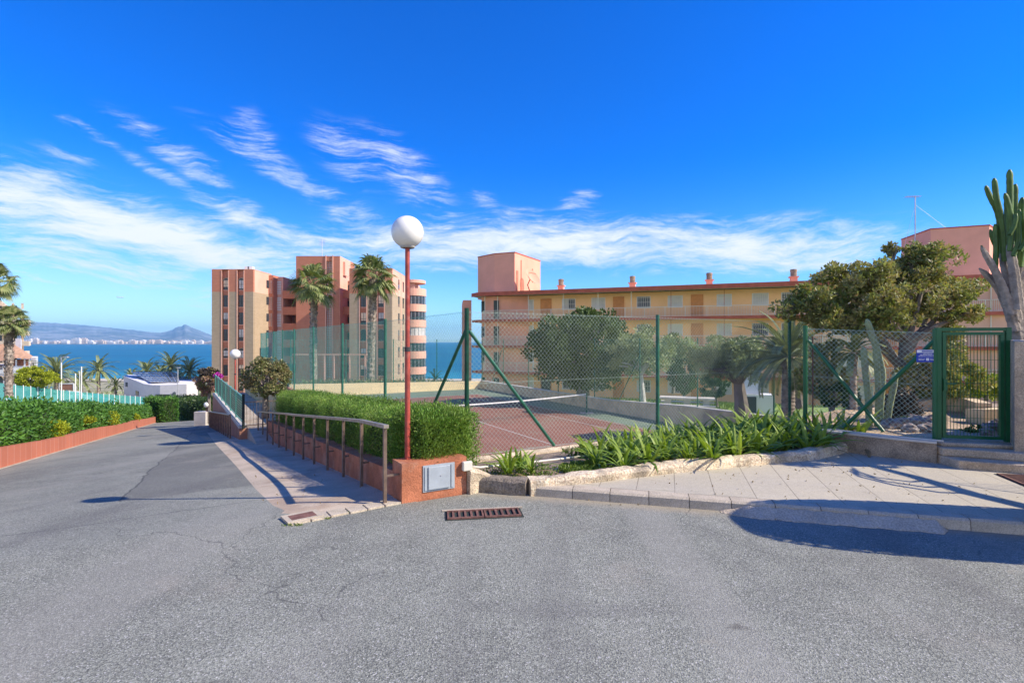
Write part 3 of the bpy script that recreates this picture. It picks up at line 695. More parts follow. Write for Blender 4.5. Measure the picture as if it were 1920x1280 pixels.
# lime shrubs in front of it
for k, (px, py, rr, lab) in enumerate([(106, 805, .46, 'yellow-green low shrub growing on the salmon wall, nearest of the lime shrubs'), (158, 786, .36, 'small yellow-green shrub in the middle of the hedge foot'), (205, 785, .50, 'rounded yellow-green shrub near the far end of the salmon wall'), (250, 783, .42, 'farthest yellow-green shrub at the hedge foot')]):
    kx = (px-960)/960; dd = -5.05/(kx*U[0]+U[1]); c = W(px, py, dd)
    C, D, _ = clumpy(1500, c, (rr, rr, rr*.8), 22, .35); mb = leaves(MB(), C, .09, .04, D*.6+np.array((0, 0, .6)), .7)
    mb.build('lime_shrub', L['lime'], label=lab, cat='shrub', group='yellow-green shrubs at the foot of the left hedge')
# far end block of hedge
e = [rq(-5.4, 51.5), W(300, 0, 42.3)[:2], W(320, 0, 41.6)[:2]]
hedge_box(e, 1.2, -5.2, [-2.6, -2.72, -2.62], 9000, .14, .07, L['hedge'], 'pale green hedge block with a fence post at the end of the left hedge', up=.3, rough=.1)
p = W(324, 797, 43); t = MB().tube([p, W(324, 746, 43)], .06, 8).build('fence_post', M['cream_plastic'], label='cream fence post at the corner of the far hedge block', cat='post')

# dark hedge past the crest
pts = [W(330, 790, 52)[:2], W(352, 790, 50)[:2], W(378, 790, 46)[:2], W(402, 790, 44)[:2]]
hedge_box(pts, 2.2, -6.5, [2-105/960*52, 2-107/960*50, 2-108/960*46, 2-106/960*44], 16000, .16, .08, L['dark'], 'dark green hedge in shade where the road drops out of sight', up=.3, rough=.14, core=.25)
m_ = MB().wall([W(330, 797, 42)[:2], W(352, 795, 42)[:2], W(372, 793, 42)[:2], W(392, 793, 41)[:2]], .25, -6, [2-157/960*42, 2-153/960*42, 2-149/960*42, 2-150/960*41]); m_.build('red_kerb', M['left_wall'], label='low red kerb wall at the foot of the dark hedge', cat='kerb')

# ------------------------------------------------------------------ raised pedestrian path, retaining wall, green railing
wa = np.array((-9.45, 18.0)); wb = np.array((-17.1, 29.5)); wd = (wb-wa)/np.linalg.norm(wb-wa); wl = np.linalg.norm(wb-wa); wn = np.array((wd[1], -wd[0]))
ss = np.linspace(0, wl, 12); pts = [wa+wd*s for s in ss]
PT = -1.05
t = thing('retaining_wall', (-13, 24, -2.5), 'brown rendered retaining wall widening downhill beside the road', 'wall')
MB().wall(pts, .25, [zr(*p)-.3 for p in pts], PT+.0).build('wall', M['brown_wall'], t)
MB().wall(pts, .27, PT+.002, PT+.10).build('coping', M['concrete_pale'], t)
# raised path slab
a1 = wa + wn*.13; b1 = wb + wn*.13; a2 = wa+wn*1.55+wd*-.4; b2 = wb + wn*1.55
MB().prism([tuple(a1-wd*.5), tuple(a2), tuple(b2), tuple(b1)], -3.2, PT+.02).build('raised_path', M['concrete_path'], kind='structure')
ap = [tuple(a1-wd*3.2-wn*.1), tuple(a2-wd*2.4), tuple(a2), tuple(a1-wd*.5)]
MB().prism(ap, -2.4, [zr(*ap[0])+.02, zr(*ap[1])+.03, PT+.015, PT+.015]).build('path_apron', M['kerb'], kind='structure')
# wall on the right of the raised path
m_ = MB().wall([a2+wn*.12, b2+wn*.12], .24, -2.4, [-.28, -.42]); 
t = thing('path_wall', (-12, 23, -1), 'sunlit cream wall along the right side of the raised path', 'wall')
m_.build('wall', M['court_wall_side'], t)
MB().wall([a2+wn*.12, b2+wn*.12], .30, [-.278, -.418], [-.22, -.36]).build('coping', M['concrete_pale'], t)
# green railing
t = thing('green_railing', (-13, 23.5, PT), 'green slatted panel railing on the edge of the raised path', 'railing')
fr = frame((*(wa+wd*.1), PT+.10), wd, wn)
L2 = wl-.3
m_ = MB(fr).box(0, L2, -.02, .02, .98, 1.02).box(0, L2, -.015, .015, .08, .11); m_.build('rail', M['green_wire'], t)
for k in range(7):
    s = k*L2/6; MB(fr).box(s-.03, s+.03, -.03, .03, -.05, 1.05).build('post', M['green_wire'], t)
for k in range(6):
    s0 = k*L2/6+.05; s1 = (k+1)*L2/6-.05; m_ = MB(fr)
    for j in range(9): z = .14+j*.092; m_.box(s0, s1, -.006, .006, z, z+.072)
    m_.build('panel', M['green_post'], t)
# small gate across the path
t = thing('path_gate', (*(wa+wn*.7), PT), 'dark barred gate standing across the raised path', 'gate')
fr = frame((*(wa+wd*-.05), PT), wn, wd)
MB(fr).box(-.04, .04, -.04, .04, 0, 1.2).build('post', M['net_black'], t)
MB(fr).box(1.35, 1.40, -.03, .03, 0, 1.0).build('post', M['rail_brown'], t)
m_ = MB(fr).box(.05, 1.34, -.015, .015, .9, .93).box(.05, 1.34, -.015, .015, .08, .11)
for k in range(12): m_.box(.1+k*.105, .112+k*.105, -.006, .006, .11, .9)
m_.build('bars', M['rail_brown'], t)
# brown timber railing at the wall foot
t = thing('wooden_railing', (-12, 22, -2), 'brown railing with close upright posts at the foot of the retaining wall', 'railing')
ws = np.linspace(1.0, wl-.6, 14); tops = []
for s in ws:
    p = wa+wd*s-wn*.32; z = zr(*p); tops.append((p[0], p[1], z+.86))
    MB().tube([(p[0], p[1], z-.02), (p[0], p[1], z+.85)], .028, 6).build('post', M['rail_brown'], t)
MB().tube(tops, .04, 7).build('rail', M['rail_brown'], t)
# pier with a short globe lamp
p = W(380, 798, 31.5); t = MB().box(p[0]-.35, p[0]+.35, p[1]-.3, p[1]+.3, p[2]-.5, 2-131/960*31.5).build('gate_pier', M['concrete_pale'], label='pale square pier carrying a short globe lamp at the crest of the road', cat='pier')
lamp(388, 771, 31.5, 758.5, .17, .03, 'short globe lamp on the pale pier at the crest of the road')

# topiary tree
def blob_tree(name, base, top_c, rad, leafm, n, L_, W_, lab, cat='tree', k=60, cr=.25, shell=.35, trunk_r=.05, barkm='bark', limbs=8, lean=(0, 0), squash=1.0, group=None, zmin=None, up=.3, spread=.9):
    t = thing(name, tuple(base), lab, cat, group)
    C, D, cc = clumpy(n, top_c, rad, k, cr, shell, zmin)
    leaves(MB(), C, L_, W_, D+np.array((0, 0, up)), spread).build('crown', leafm, t)
    m_ = MB(); base = np.array(base, float); tc_ = np.array(top_c, float)
    mid = base + (tc_-base)*.55 + np.array((lean[0], lean[1], 0))
    fork = base*.35+mid*.65
    m_.tube([base+(0, 0, -.1), base*.6+mid*.4+np.array((lean[0]*.3, 0, 0)), mid], [trunk_r*1.25, trunk_r, trunk_r*.8], 8)
    for j in range(limbs):
        e = cc[rng.integers(0, len(cc))]; h = mid*.5+e*.5+np.array((0, 0, .12*np.linalg.norm(e-mid)))
        m_.tube([mid, h, e], [trunk_r*.6, trunk_r*.35, trunk_r*.12], 5)
    m_.build('trunk', M[barkm], t)
    return t
blob_tree('topiary_tree', W(497, 778, 17.2), W(499, 706, 17.2), (.84, .8, .72), L['topiary'], 9000, .075, .042, 'round clipped bushy tree with olive and bronze leaves beside the handrail end', k=110, cr=.2, shell=.25, trunk_r=.11)
# bougainvillea
c = W(392, 716, 31.5)
t = thing('bougainvillea', (c[0], c[1], -2.2), 'bougainvillea bush with faded pink and bright magenta flowers at the end of the retaining wall', 'shrub')
C, D, _ = clumpy(6500, c, (.78, .75, .95), 60, .25); leaves(MB(), C, .12, .07, D, .9).build('foliage', L['bougain'], t)
C, D, _ = clumpy(1600, c+np.array((.0, 0, .55)), (.72, .7, .4), 20, .3); leaves(MB(), C, .12, .07, D, .9).build('dark_top', L['dryshrub'], t)
C, D, _ = clumpy(700, W(409, 704, 30.9), (.22, .2, .36), 10, .4); leaves(MB(), C, .11, .08, D, .9).build('flowers', L['bracts'], t)
MB().tube([(c[0], c[1], -3), (c[0], c[1], -.3)], .09, 6).build('stem', M['bark'], t)

# ------------------------------------------------------------------ gratings and covers in the asphalt
def grate(name, px0, py0, px1, py1, n_units, dep, lab, z=.004, cat='drain grate'):
    a = G(px0, py0)[:2]; c = G(px1, py1)[:2]; L_ = np.linalg.norm(c-a); ex = (c-a)/L_
    fr = frame((*a, z), ex); t = thing(name, (*(a+c)/2, 0), lab, cat)
    w = L_/n_units
    MB(fr).box(-.02, L_+.02, -.02, dep+.02, -.003, .001).build('pit', M['net_black'], t)
    for k in range(n_units):
        m_ = MB(fr); s0 = k*w+.006; s1 = (k+1)*w-.006
        m_.box(s0, s1, 0, .03, .0012, .018).box(s0, s1, dep-.03, dep, .0012, .018).box(s0, s0+.02, .03, dep-.03, .0012, .018).box(s1-.02, s1, .03, dep-.03, .0012, .018)
        nb = int((s1-s0)/.062)
        for j in range(1, nb): x = s0 + (s1-s0)*j/nb; m_.box(x-.013, x+.013, .03, dep-.03, .0012, .016)
        m_.build('grating', M['rust'], t)
    MB(fr).box(-.05, L_+.05, dep+.02, dep+.05, .0, .012).build('mortar_edge', M['kerb'], t)
    return t
grate('drain_grate', 838, 975, 979, 968, 2, .27, 'rusty double drain grate in the asphalt before the stone planter')
a = G(548, 980)[:2]; c = G(590, 971)[:2]; ex = (c-a)/np.linalg.norm(c-a); fr = frame((*a, .02), ex)
t = thing('access_cover', (*(a+c)/2, 0), 'small brown rectangular access cover framed by pale slabs at the tip of the footpath', 'access cover')
MB(fr).box(0, .27, 0, .17, .0, .012).build('lid', M['rust'], t)
m_ = MB(fr).box(-.06, .33, -.05, -.002, -.03, .010).box(-.06, .33, .172, .23, -.03, .010).box(-.06, -.002, -.002, .172, -.03, .010).box(.272, .33, -.002, .172, -.03, .010); m_.build('frame', M['kerb'], t)

# ------------------------------------------------------------------ right forecourt: paving, kerb, stone planter
PZ = .12
K0 = G(1005, 930)[:2]; K1 = G(1920, 1003)[:2]; kd = (K1-K0)/np.linalg.norm(K1-K0); kn = np.array((-kd[1], kd[0])); KE = K0+kd*9.5
Wp = [(-.47, 6.81), (.19, 6.62), (.98, 6.78), (2.53, 7.4), (4.8, 8.13), (5.66, 8.72)]
back = [(.35, 6.70)] + Wp[2:] + [(6.6, 7.95), (7.2, 7.3), (9.5, 6.9), (10.5, 6.6)]
poly = [tuple(K0+kn*.21), tuple(KE+kn*.21)] + [tuple(p) for p in back[::-1]]
MB().prism(poly, -.05, PZ).build('pavement', M['paving'], origin=(3, 6, 0), kind='structure')
n_k = 20
for i in range(n_k):
    w = .47; a = K0 + kd*(i*w+.004); z1 = PZ+.004
    if i > 17: break
    q0 = a; q1 = a+kd*(w-.008)
    m_ = MB(frame((*a, 0), kd, kn)); hh = w-.008; dz = random.uniform(-.004, .004)
    m_.add([(0, .0, -.05), (hh, .0, -.05), (hh, .2, -.05), (0, .2, -.05), (0, .012, PZ-.02+dz), (hh, .012, PZ-.02+dz), (hh, .04, z1+dz), (0, .04, z1+dz), (hh, .2, z1+dz), (0, .2, z1+dz)],
           [(0, 1, 5, 4), (4, 5, 6, 7), (7, 6, 8, 9), (2, 3, 9, 8)])
    m_.F.append(np.array([(1, 2, 8, 6, 5), (3, 0, 4, 7, 9)]) + m_.n - 10)
    m_.build('kerb_stone', M['kerb'], label='kerb stone with a rounded edge, '+('beside the stone planter' if i < 3 else 'sunlit, between planter and mortar ramp' if i < 5 else 'behind the mortar ramp' if i < 10 else 'in shade right of the mortar ramp'), cat='kerb stone', group='kerb stones '+('beside the planter' if i < 3 else 'before the ramp' if i < 5 else 'behind the ramp' if i < 10 else 'right of the ramp'))
# mortar ramp before the kerb
r0 = G(1352, 962)[:2]; r1 = G(1785, 1000)[:2]
n_r = 60; v = []
for i in range(n_r+1):
    p = r0+(r1-r0)*i/n_r; wv = .17+.012*math.sin(i*.7)+.008*math.sin(i*1.9); tq = kn*(-(p-K0)@kn + .0)
    pk = p + kn*(-((p-K0)@kn)); e = min(1, i/8, (n_r-i)/2.0)
    v += [(pk[0], pk[1], .085*e+.004+.006*math.sin(i*1.1)), (*(pk-kn*wv*(.4+.6*e)), .006), (*(pk-kn*wv*(.4+.6*e)), -.02)]
f = [(3*i, 3*i+1, 3*i+4, 3*i+3) for i in range(n_r)] + [(3*i+1, 3*i+2, 3*i+5, 3*i+4) for i in range(n_r)]
MB().add(v, f).build('mortar_ramp', M['ramp'], label='lumpy pale mortar ramp laid against the pavement kerb', cat='ramp')
# planter wall (lumpy stone)
def lumpy(mb_pts, w, z0, z1, matl, name, seed=0, amp=.02, n=None, **tg):
    P = np.array(mb_pts, float); seg = np.concatenate(([0], np.cumsum(np.linalg.norm(np.diff(P, axis=0), axis=1)))); n = n or int(seg[-1]/.07)
    s = np.linspace(0, seg[-1], n+1); X = np.interp(s, seg, P[:, 0]); Y = np.interp(s, seg, P[:, 1]); Z1 = np.interp(s, seg, np.broadcast_to(z1, len(P))); Z0 = np.interp(s, seg, np.broadcast_to(z0, len(P)))
    T = np.stack((np.gradient(X), np.gradient(Y)), 1); T /= np.linalg.norm(T, axis=1)[:, None]; Nn = np.stack((-T[:, 1], T[:, 0]), 1)
    prof_ = [(-.5, 0), (-.52, .5), (-.5, .85), (-.38, 1.0), (.0, 1.02), (.38, 1.0), (.5, .85), (.5, 0)]; v = []; k = len(prof_)
    for i in range(n+1):
        for j, (a_, h_) in enumerate(prof_):
            nz = [mn.noise(Vector((s[i]*3.1+seed, j*.7, kk*9.))) for kk in range(2)]; nz2 = mn.noise(Vector((s[i]*9+seed, j*2.1, 4)))
            o = a_*w + amp*(nz[0]*1.5+nz2); z = Z0[i] + (Z1[i]-Z0[i])*h_ + (amp*(nz[1]*1.2+nz2*.7) if h_ > .3 else 0)
            v.append((X[i]+Nn[i, 0]*o, Y[i]+Nn[i, 1]*o, z))
    f = [(i*k+j, i*k+j+1, (i+1)*k+j+1, (i+1)*k+j) for i in range(n) for j in range(k-1)]
    m_ = MB().add(v, f); m_.F.append(np.array([list(range(k))])); m_.F.append(np.array([list(range(k-1, -1, -1))]) + n*k)
    return m_
t = thing('stone_planter_wall', (1.5, 7.0, 0), 'low rough stone planter wall edging the leafy bed', 'planter wall')
lumpy([(-.45, 6.90), (.20, 6.72)], .2, -.05, .20, None, '', 3, .015).build('end_block', M['dark_rubble'], t)
lumpy([(.22, 6.73), (.98, 6.90), (2.53, 7.52), (4.8, 8.25), (5.75, 8.86)], .22, -.02, [.20, .235, .25, .26, .27], None, '', 8, .018).build('wall', M['rubble'], t)
# pebble-render stub between the pier and the planter, and ledge under the fence
FP = np.array((-.84, 9.5))
def fs(s): return FP + U*s
lumpy([tuple(C1+V*.10), (-.36, 7.05)], .35, -.05, [.36, .2], None, '', 5, .02).build('pebble_wall', M['aggregate'], label='short pebble-dashed wall stub between the terracotta pier and the stone planter', cat='wall')
t = thing('fence_ledge', (*fs(7), -.4), 'gravelly concrete ledge under the near chain-link fence', 'wall')
lumpy([tuple(fs(-.4)-V*.1), tuple(fs(14.6)-V*.1)], .30, -2.2, [-.17, -.17], None, '', 2, .015, n=160).build('ledge', M['aggregate'], t)
# bed soil
bed = [(-.45, 6.95), (.2, 6.78), (.98, 6.95), (2.53, 7.6), (4.8, 8.35), (5.66, 8.9), (6.3, 9.3), tuple(fs(9.9)), tuple(fs(5)), tuple(fs(-.2)), (-.8, 7.6)]
zb_ = [.08, .1, .14, .16, .17, .17, .2, -.15, -.22, -.24, 0]
cx = np.mean([p[0] for p in bed]); cy = np.mean([p[1] for p in bed])
v = [(p[0], p[1], z) for p, z in zip(bed, zb_)] + [(cx, cy, .05)]; n_ = len(bed)
MB().add(v, [(i, (i+1) % n_, n_) for i in range(n_)]).build('soil_bed', M['soil'], kind='structure')
# soil behind the terracotta wall
pts = [rw(s, .2) for s in (0.3, 13.5, 18)]; pts2 = [FP + V*s for s in (14, 9, 0)]
v = []
for s in np.linspace(.3, 19, 14):
    a = rw(s, .15); k = s/19; c = FP + V*(k*16.0) ; zz = zr(*a)+.28*(1-k)
    v += [(*a, zz), (*c, max(zz, -.25-.05*k*10) if k < .1 else np.interp(k*16, [0, 10, 16], [-.2, -.25, -.65]))]
f = [(2*i, 2*i+1, 2*i+3, 2*i+2) for i in range(13)]
MB().add(v, f).build('hedge_bed', M['soil'], kind='structure')
# ------------------------------------------------------------------ tennis court
def quad_uv(mb, u0, u1, v0, v1, z): return mb.add([cp(u0, v0, z), cp(u1, v0, z), cp(u1, v1, z), cp(u0, v1, z)], [(0, 1, 2, 3)])
UR, UL, VN, VF = 1.5, -13.3, -13.6, 16.0
quad_uv(MB(), UL, UR, VN, VF, CZ).build('tennis_court', M['court_green'], kind='structure')
quad_uv(MB(), -12.0, -.80, VN+.5, 12.0, CZ+.004).build('court_red_area', M['court_red'], kind='structure')
m_ = MB(); zl = CZ+.008
for u in (-11.9, -10.53, -2.30, -.93): quad_uv(m_, u-.035, u+.035, -11.89, 11.89, zl)
for v_ in (-6.4, 6.4): quad_uv(m_, -10.49, -2.34, v_-.03, v_+.03, zl+.001)
for v_ in (-11.89, 11.89): quad_uv(m_, -11.86, -.97, v_-.05, v_+.05, zl+.001)
quad_uv(m_, -6.45, -6.38, -6.36, 6.36, zl+.0005)
m_.build('court_lines', M['line'], kind='structure')
# net
t = thing('tennis_net', tuple(cp(-6.4, 0)), 'tennis net with a white top band between green posts', 'tennis net')
for u in (0, -12.8):
    MB().tube([cp(u, 0, CZ), cp(u, 0, CZ+1.1)], .045, 10).build('post', M['green_post'], t)
    MB().box(*(lambda c: (c[0]-.35, c[0]+.35, c[1]-.25, c[1]+.25))(cp(u, 0)), CZ+.002, CZ+.02).build('foot', M['line'], t)
us = np.linspace(-12.8, 0, 30); zt_ = CZ + 1.07 - .16*np.sin(np.pi*(us+12.8)/12.8)
MB().wall([cp(u, 0)[:2] for u in us], .02, zt_-.065, zt_).build('band', M['net_white'], t)
m_ = MB()
for k in range(130):
    u = -12.8+k*12.8/130; z = CZ+1.0-.16*math.sin(math.pi*(u+12.8)/12.8); p = cp(u, 0)[:2]; m_.tube([(*p, CZ+.05), (*p, z)], .002, 3, False)
for k in range(11):
    m_.tube([(*cp(u, 0)[:2], CZ+.05+(z_-CZ-.1)*k/11) for u, z_ in zip(us, zt_)], .002, 3, False)
m_.build('netting', M['net_black'], t)
# perimeter walls of the court
t = thing('court_side_wall', tuple(cp(UR, 0)), 'low cement wall along the lawn side of the tennis court', 'wall')
vs = np.linspace(VN, VF, 12); wz = np.interp(vs, [VN, -6, 0, VF], [.95, .9, .62, .62])
MB().wall([cp(UR, v)[:2] for v in vs], .22, CZ-.1, CZ+wz).build('wall', M['court_wall_side'], t)
MB().wall([cp(UR, v)[:2] for v in vs], .28, CZ+wz+.002, CZ+wz+.05).build('coping', M['concrete_pale'], t)
t = thing('court_end_wall', tuple(cp(-6, VF)), 'low cream block wall across the far end of the tennis court', 'wall')
MB().wall([cp(u, VF)[:2] for u in (UR, -6, UL)], .2, CZ-2.5, [CZ+.62, CZ+.78, CZ+.95]).build('wall', M['court_wall'], t)
t = thing('court_flank_wall', tuple(FP+V*10)+(-1.9,), 'brownish wall under the left fence of the tennis court', 'wall')
sv = np.array([0, 5.5, 11.4, 18.6, 26.6, 34, 60]); zw = np.array([-.17, -.22, -.28, -.68, -1.08, -1.3, -1.6])
MB().wall([FP+V*s for s in sv], .22, [-2.4]*5+[-4, -7], zw).build('wall', M['brown_wall'], t)
MB().wall([cp(UL, VN)[:2]-U*.1, cp(UR, VN)[:2]+U*2.3], .2, -2.4, -.2).build('court_near_wall', M['court_wall_side'], label='hidden retaining wall between the plant bed and the sunken court', cat='wall')

# ------------------------------------------------------------------ chain-link fences
def chain(mb, a, c, za, zc, ta, tc_, pitch=.09, r=.0026, n=3):
    """diagonal wires in the vertical plane from a to c, bottoms za/zc, tops ta/tc_"""
    a = np.array(a, float); c = np.array(c, float); Ls = np.linalg.norm(c-a); e = (c-a)/Ls; Hh = ((ta-za)+(tc_-zc))/2
    s_all = []
    for sg in (1, -1):
        k0 = -Hh if sg > 0 else 0; k1 = Ls if sg > 0 else Ls+Hh
        ks = np.arange(k0, k1, pitch)
        for k in ks:
            # s = k + sg*t
            t0 = max(0, (0-k)/sg if sg > 0 else (k-Ls)); t1 = min(Hh, (Ls-k)/sg if sg > 0 else k)
            if t1-t0 < .01: continue
            s_all.append((k+sg*t0, t0, k+sg*t1, t1, sg))
    S = np.array(s_all)
    def P(s, t, off):
        zb = za+(zc-za)*s/Ls; zt = ta+(tc_-ta)*s/Ls; z = zb + (zt-zb)*t/Hh
        N = np.array((-e[1], e[0]))
        return np.stack((a[0]+e[0]*s+N[0]*off, a[1]+e[1]*s+N[1]*off, z), 1)
    p = P(S[:, 0], S[:, 1], S[:, 4]*r); q = P(S[:, 2], S[:, 3], S[:, 4]*r)
    N3 = np.array((-e[1], e[0], 0)); d = q-p; d /= np.linalg.norm(d, axis=1)[:, None]; w = np.cross(d, N3)
    offs = [N3*r*1.0, -.5*N3*r, -.5*N3*r]; ws = [0, .87*r, -.87*r]
    v = np.stack([p+offs[i]+w*ws[i] for i in range(3)]+[q+offs[i]+w*ws[i] for i in range(3)], 1).reshape(-1, 3)
    i = np.arange(len(S))[:, None]*6
    f = np.concatenate((i+[0, 1, 4, 3], i+[1, 2, 5, 4], i+[2, 0, 3, 5]))
    return mb.add(v, f)
def wires(mb, a, c, za, zc, ta, tc_, fr_=(0.01, .5, .99), r=.003):
    for k in fr_: mb.tube([(*a, za+(ta-za)*k), (*c, zc+(tc_-zc)*k)], r, 4, False)
    return mb
FT = 2.59
def fence(name, P_, zb, zt, lab, wire, postr=.035, pitch=.09, r=.0026, braces=(), postm='green_post', post_idx=None):
    t = thing(name, (*P_[0], zb[0]), lab, 'fence')
    m_ = MB()
    for i in range(len(P_)-1): chain(m_, P_[i], P_[i+1], zb[i]+.02, zb[i+1]+.02, zt[i]-.02, zt[i+1]-.02, pitch, r); wires(m_, P_[i], P_[i+1], zb[i]+.02, zb[i+1]+.02, zt[i]-.02, zt[i+1]-.02, r=r*1.3)
    m_.build('chain_link', M[wire], t)
    for i in range(len(P_)):
        if post_idx is not None and i not in post_idx: continue
        MB().tube([(*P_[i], zb[i]-.1), (*P_[i], zt[i]+.03)], postr, 10).build('post', M[postm], t)
    for p, q in braces: MB().tube([p, q], postr*.8, 8).build('brace', M[postm], t)
    return t
s_n = [0, 4.84, 9.9, 14.8]
Pn = [fs(s) for s in s_n]
zbn = [-.17]*4
fence('near_court_fence', Pn, zbn, [FT]*4, 'tall chain-link fence of the tennis court behind the plant bed', 'pale_wire', .042, .092, .0021,
      braces=[((*fs(.05), 2.2), (*fs(1.95), -.12)), ((*(FP+V*.05), 2.2), (*(FP+V*2.6), -.2))])
sL = [0, 5.5, 11.4, 18.6, 26.6, 34, 42, 51, 60]; PL = [FP + V*s for s in sL]
fence('left_court_fence', PL, list(np.interp(sL, sv, zw)), [2.59, 2.6, 2.66, 2.72, 2.78, 2.85, 2.9, 2.95, 3.0], 'long green chain-link fence along the left flank of the tennis court', 'green_wire', .042, .092, .0018)
vs_ = list(np.arange(VN, VF+.1, 3.7)); PR = [cp(UR, v)[:2] for v in vs_]; zbr = [CZ+float(np.interp(v, [VN, -6, 0, VF], [.95, .9, .62, .62])) for v in vs_]
brs = [((*cp(UR, v)[:2], 1.3), (*cp(UR, v+1.6)[:2], CZ+.7)) for v in (VF-3.4, -2.5)]
fence('lawn_side_fence', PR, zbr, [2.15]*len(PR), 'chain-link fence on the low wall between the court and the lawn', 'green_wire', .032, .10, .0015, braces=brs)
PF = [cp(u, VF)[:2] for u in (UR, -2.5, -6, -9.5, -13.2)]
fence('far_court_fence', PF, [CZ+.65]*2+[CZ+.8]*3, [2.15]*5, 'far end fence of the tennis court above the cream block wall', 'green_wire', .032, .12, .0022)
# a few leaning pole stubs beyond the left fence
# ------------------------------------------------------------------ gate side, steps, low wall, pillar
GZ = .42
t = thing('boundary_wall', (5.9, 8.6, .1), 'low damp cement wall between the tiled pavement and the cactus garden', 'wall')
wpts = [(5.45, 9.05), (5.8, 8.72), (6.25, 8.28), (6.62, 7.98)]
MB().wall(wpts, .2, 0, GZ).build('wall', M['dark_wall'], t)
MB().wall(wpts, .24, GZ+.002, GZ+.035).build('coping', M['concrete_pale'], t)
ga = np.array((6.86, 8.20)); gb = np.array((7.72, 8.02)); gd = (gb-ga)/np.linalg.norm(gb-ga); gn = np.array((-gd[1], gd[0]))
MB().tube([(5.5, 8.98, GZ+.045), (5.83, 8.65, GZ+.045), (6.28, 8.21, GZ+.045), (6.66, 7.90, GZ+.045)], .014, 6).build('white_pipe', M['cream_plastic'], label='thin white pipe lying on the low wall left of the gate', cat='pipe')
# steps
t = thing('entrance_steps', (7.2, 7.8, PZ), 'three worn cement steps leading up to the green gate', 'steps')
sp_ = [(6.62, 7.93), (9.3, 6.75)]
def curved(o, z0, z1, name):
    pts = [(6.60, 8.02-o*.1), (6.60, 7.86-o), (7.2, 7.60-o*1.05), (8.0, 7.15-o*1.1), (9.2, 6.6-o*1.1), (9.4, 8.6), (6.62, 8.6)]
    q = MB().prism(pts, z0, z1).build(name, M['step'], t); bv = q.modifiers.new('bevel', 'BEVEL'); bv.width = .02; bv.segments = 2
curved(.30, 0, PZ+.13, 'step'); curved(.02, PZ+.131, PZ+.25, 'step'); 
pts = [(6.66, 8.1), (6.70, 7.98), (8.0, 7.62), (8.3, 9.2), (6.66, 9.2)]
q = MB().prism(pts, PZ+.251, GZ+.01).build('step', M['step'], t); bv = q.modifiers.new('bevel', 'BEVEL'); bv.width = .015
# gate
t = thing('garden_gate', (*ga, GZ), 'green steel gate with a fine bar infill standing at the top of the steps', 'gate')
fr = frame((*ga, 0), gd); gl = np.linalg.norm(gb-ga); z0, z1 = GZ+.02, 2.20
for s in (-.035, gl+.035):
    MB(fr).box(s-.035, s+.035, -.035, .035, z0-.06, z1+.02).build('post', M['green_metal'], t)
MB(fr).box(.001, gl-.001, -.03, .03, z1-.035, z1+.018).build('lintel', M['green_metal'], t)
m_ = MB(fr); a_, c_ = .02, gl-.02
m_.box(a_, a_+.05, -.025, .025, z0+.02, z1-.05).box(c_-.05, c_, -.025, .025, z0+.02, z1-.05).box(a_+.05, c_-.05, -.0245, .0245, z1-.10, z1-.05).box(a_+.05, c_-.05, -.0245, .0245, z0+.02, z0+.07)
m_.build('leaf_frame', M['green_metal'], t)
m_ = MB(fr)
for k in range(16): s = a_+.05+(c_-a_-.1)*(k+.5)/16; m_.box(s-.0028, s+.0028, -.004, .004, z0+.07, z1-.10)
for k in range(9): z = z0+.16+k*.185; m_.box(a_+.05, c_-.05, .0045, .0105, z-.003, z+.003)
m_.build('bars', M['green_metal'], t)
m_ = MB(fr).box(a_+.0, a_+.05, -.06, -.026, 1.22, 1.40).tube([(a_+.03, -.07, 1.33), (a_+.16, -.07, 1.33)], .01, 8); m_.build('handle', M['green_metal'], t)
# fence left of the gate
fa = np.array((5.68, 9.92)); fb = ga - gd*.07
m1 = fa; Pg = [fa, fb]
d_ = fb-fa
t = fence('cactus_garden_fence', Pg, [GZ-.02]*2, [2.28, 2.17], 'chain-link fence with a big crossed brace between the cactus garden and the gate', 'pale_wire', .04, .085, .0028, postm='green_metal',
      braces=[((*(fa+d_*.03), 2.02), (*(fa+d_*.64)+(-.0, -.02), GZ+.03)), ((*(fb-d_*.0), 2.03), (*(fa+d_*.34)+(-.04, -.06), GZ+.03))])
MB().tube([(*(fa+d_*.07), GZ), (*(fa+d_*.07), 2.1)], .012, 6).build('rusty_stay', M['rust'], t)
# sign on it
sf = fb - d_/np.linalg.norm(d_)*.08
ex = np.array((1, -.06)); ex /= np.linalg.norm(ex)
c = W(1738.5, 667, 8.22); fr = frame((c[0]-.17, c[1]-.0, c[2]), ex)
t = thing('notice_sign', tuple(c), 'small blue and white notice sign tied to the fence left of the gate', 'sign')
MB(fr).box(0, .335, 0, .006, -.10, .10).build('board', M['blue'], t)
MB(fr).box(.005, .33, -.003, -.0005, .05, .095).build('title_strip', M['sign_white'], t)
def glyph_row(fr_, s0, s1, z, h, matl, parent):
    """a row of small print too fine to read: word-like runs of short strokes"""
    m_ = MB(fr_); s = s0; r0_ = random.Random(int(z*1e4)+int(s0*1e3))
    while s < s1:
        for _ in range(r0_.randint(3, 8)):
            if s > s1: break
            w = r0_.uniform(.35, .6)*h; m_.box(s, s+w, -.0035, -.0005, z, z+h*r0_.choice((.75, 1, 1))); s += w+.25*h
        s += .6*h
    m_.build('lettering', matl, parent)
glyph_row(fr, .09, .26, .064, .018, M['blue'], t) if False else None
m_ = MB(fr); s = .08
for k in range(10): m_.box(s, s+.012, -.006, -.0031, .063, .083); s += .0165
m_.build('lettering', M['blue'], t)
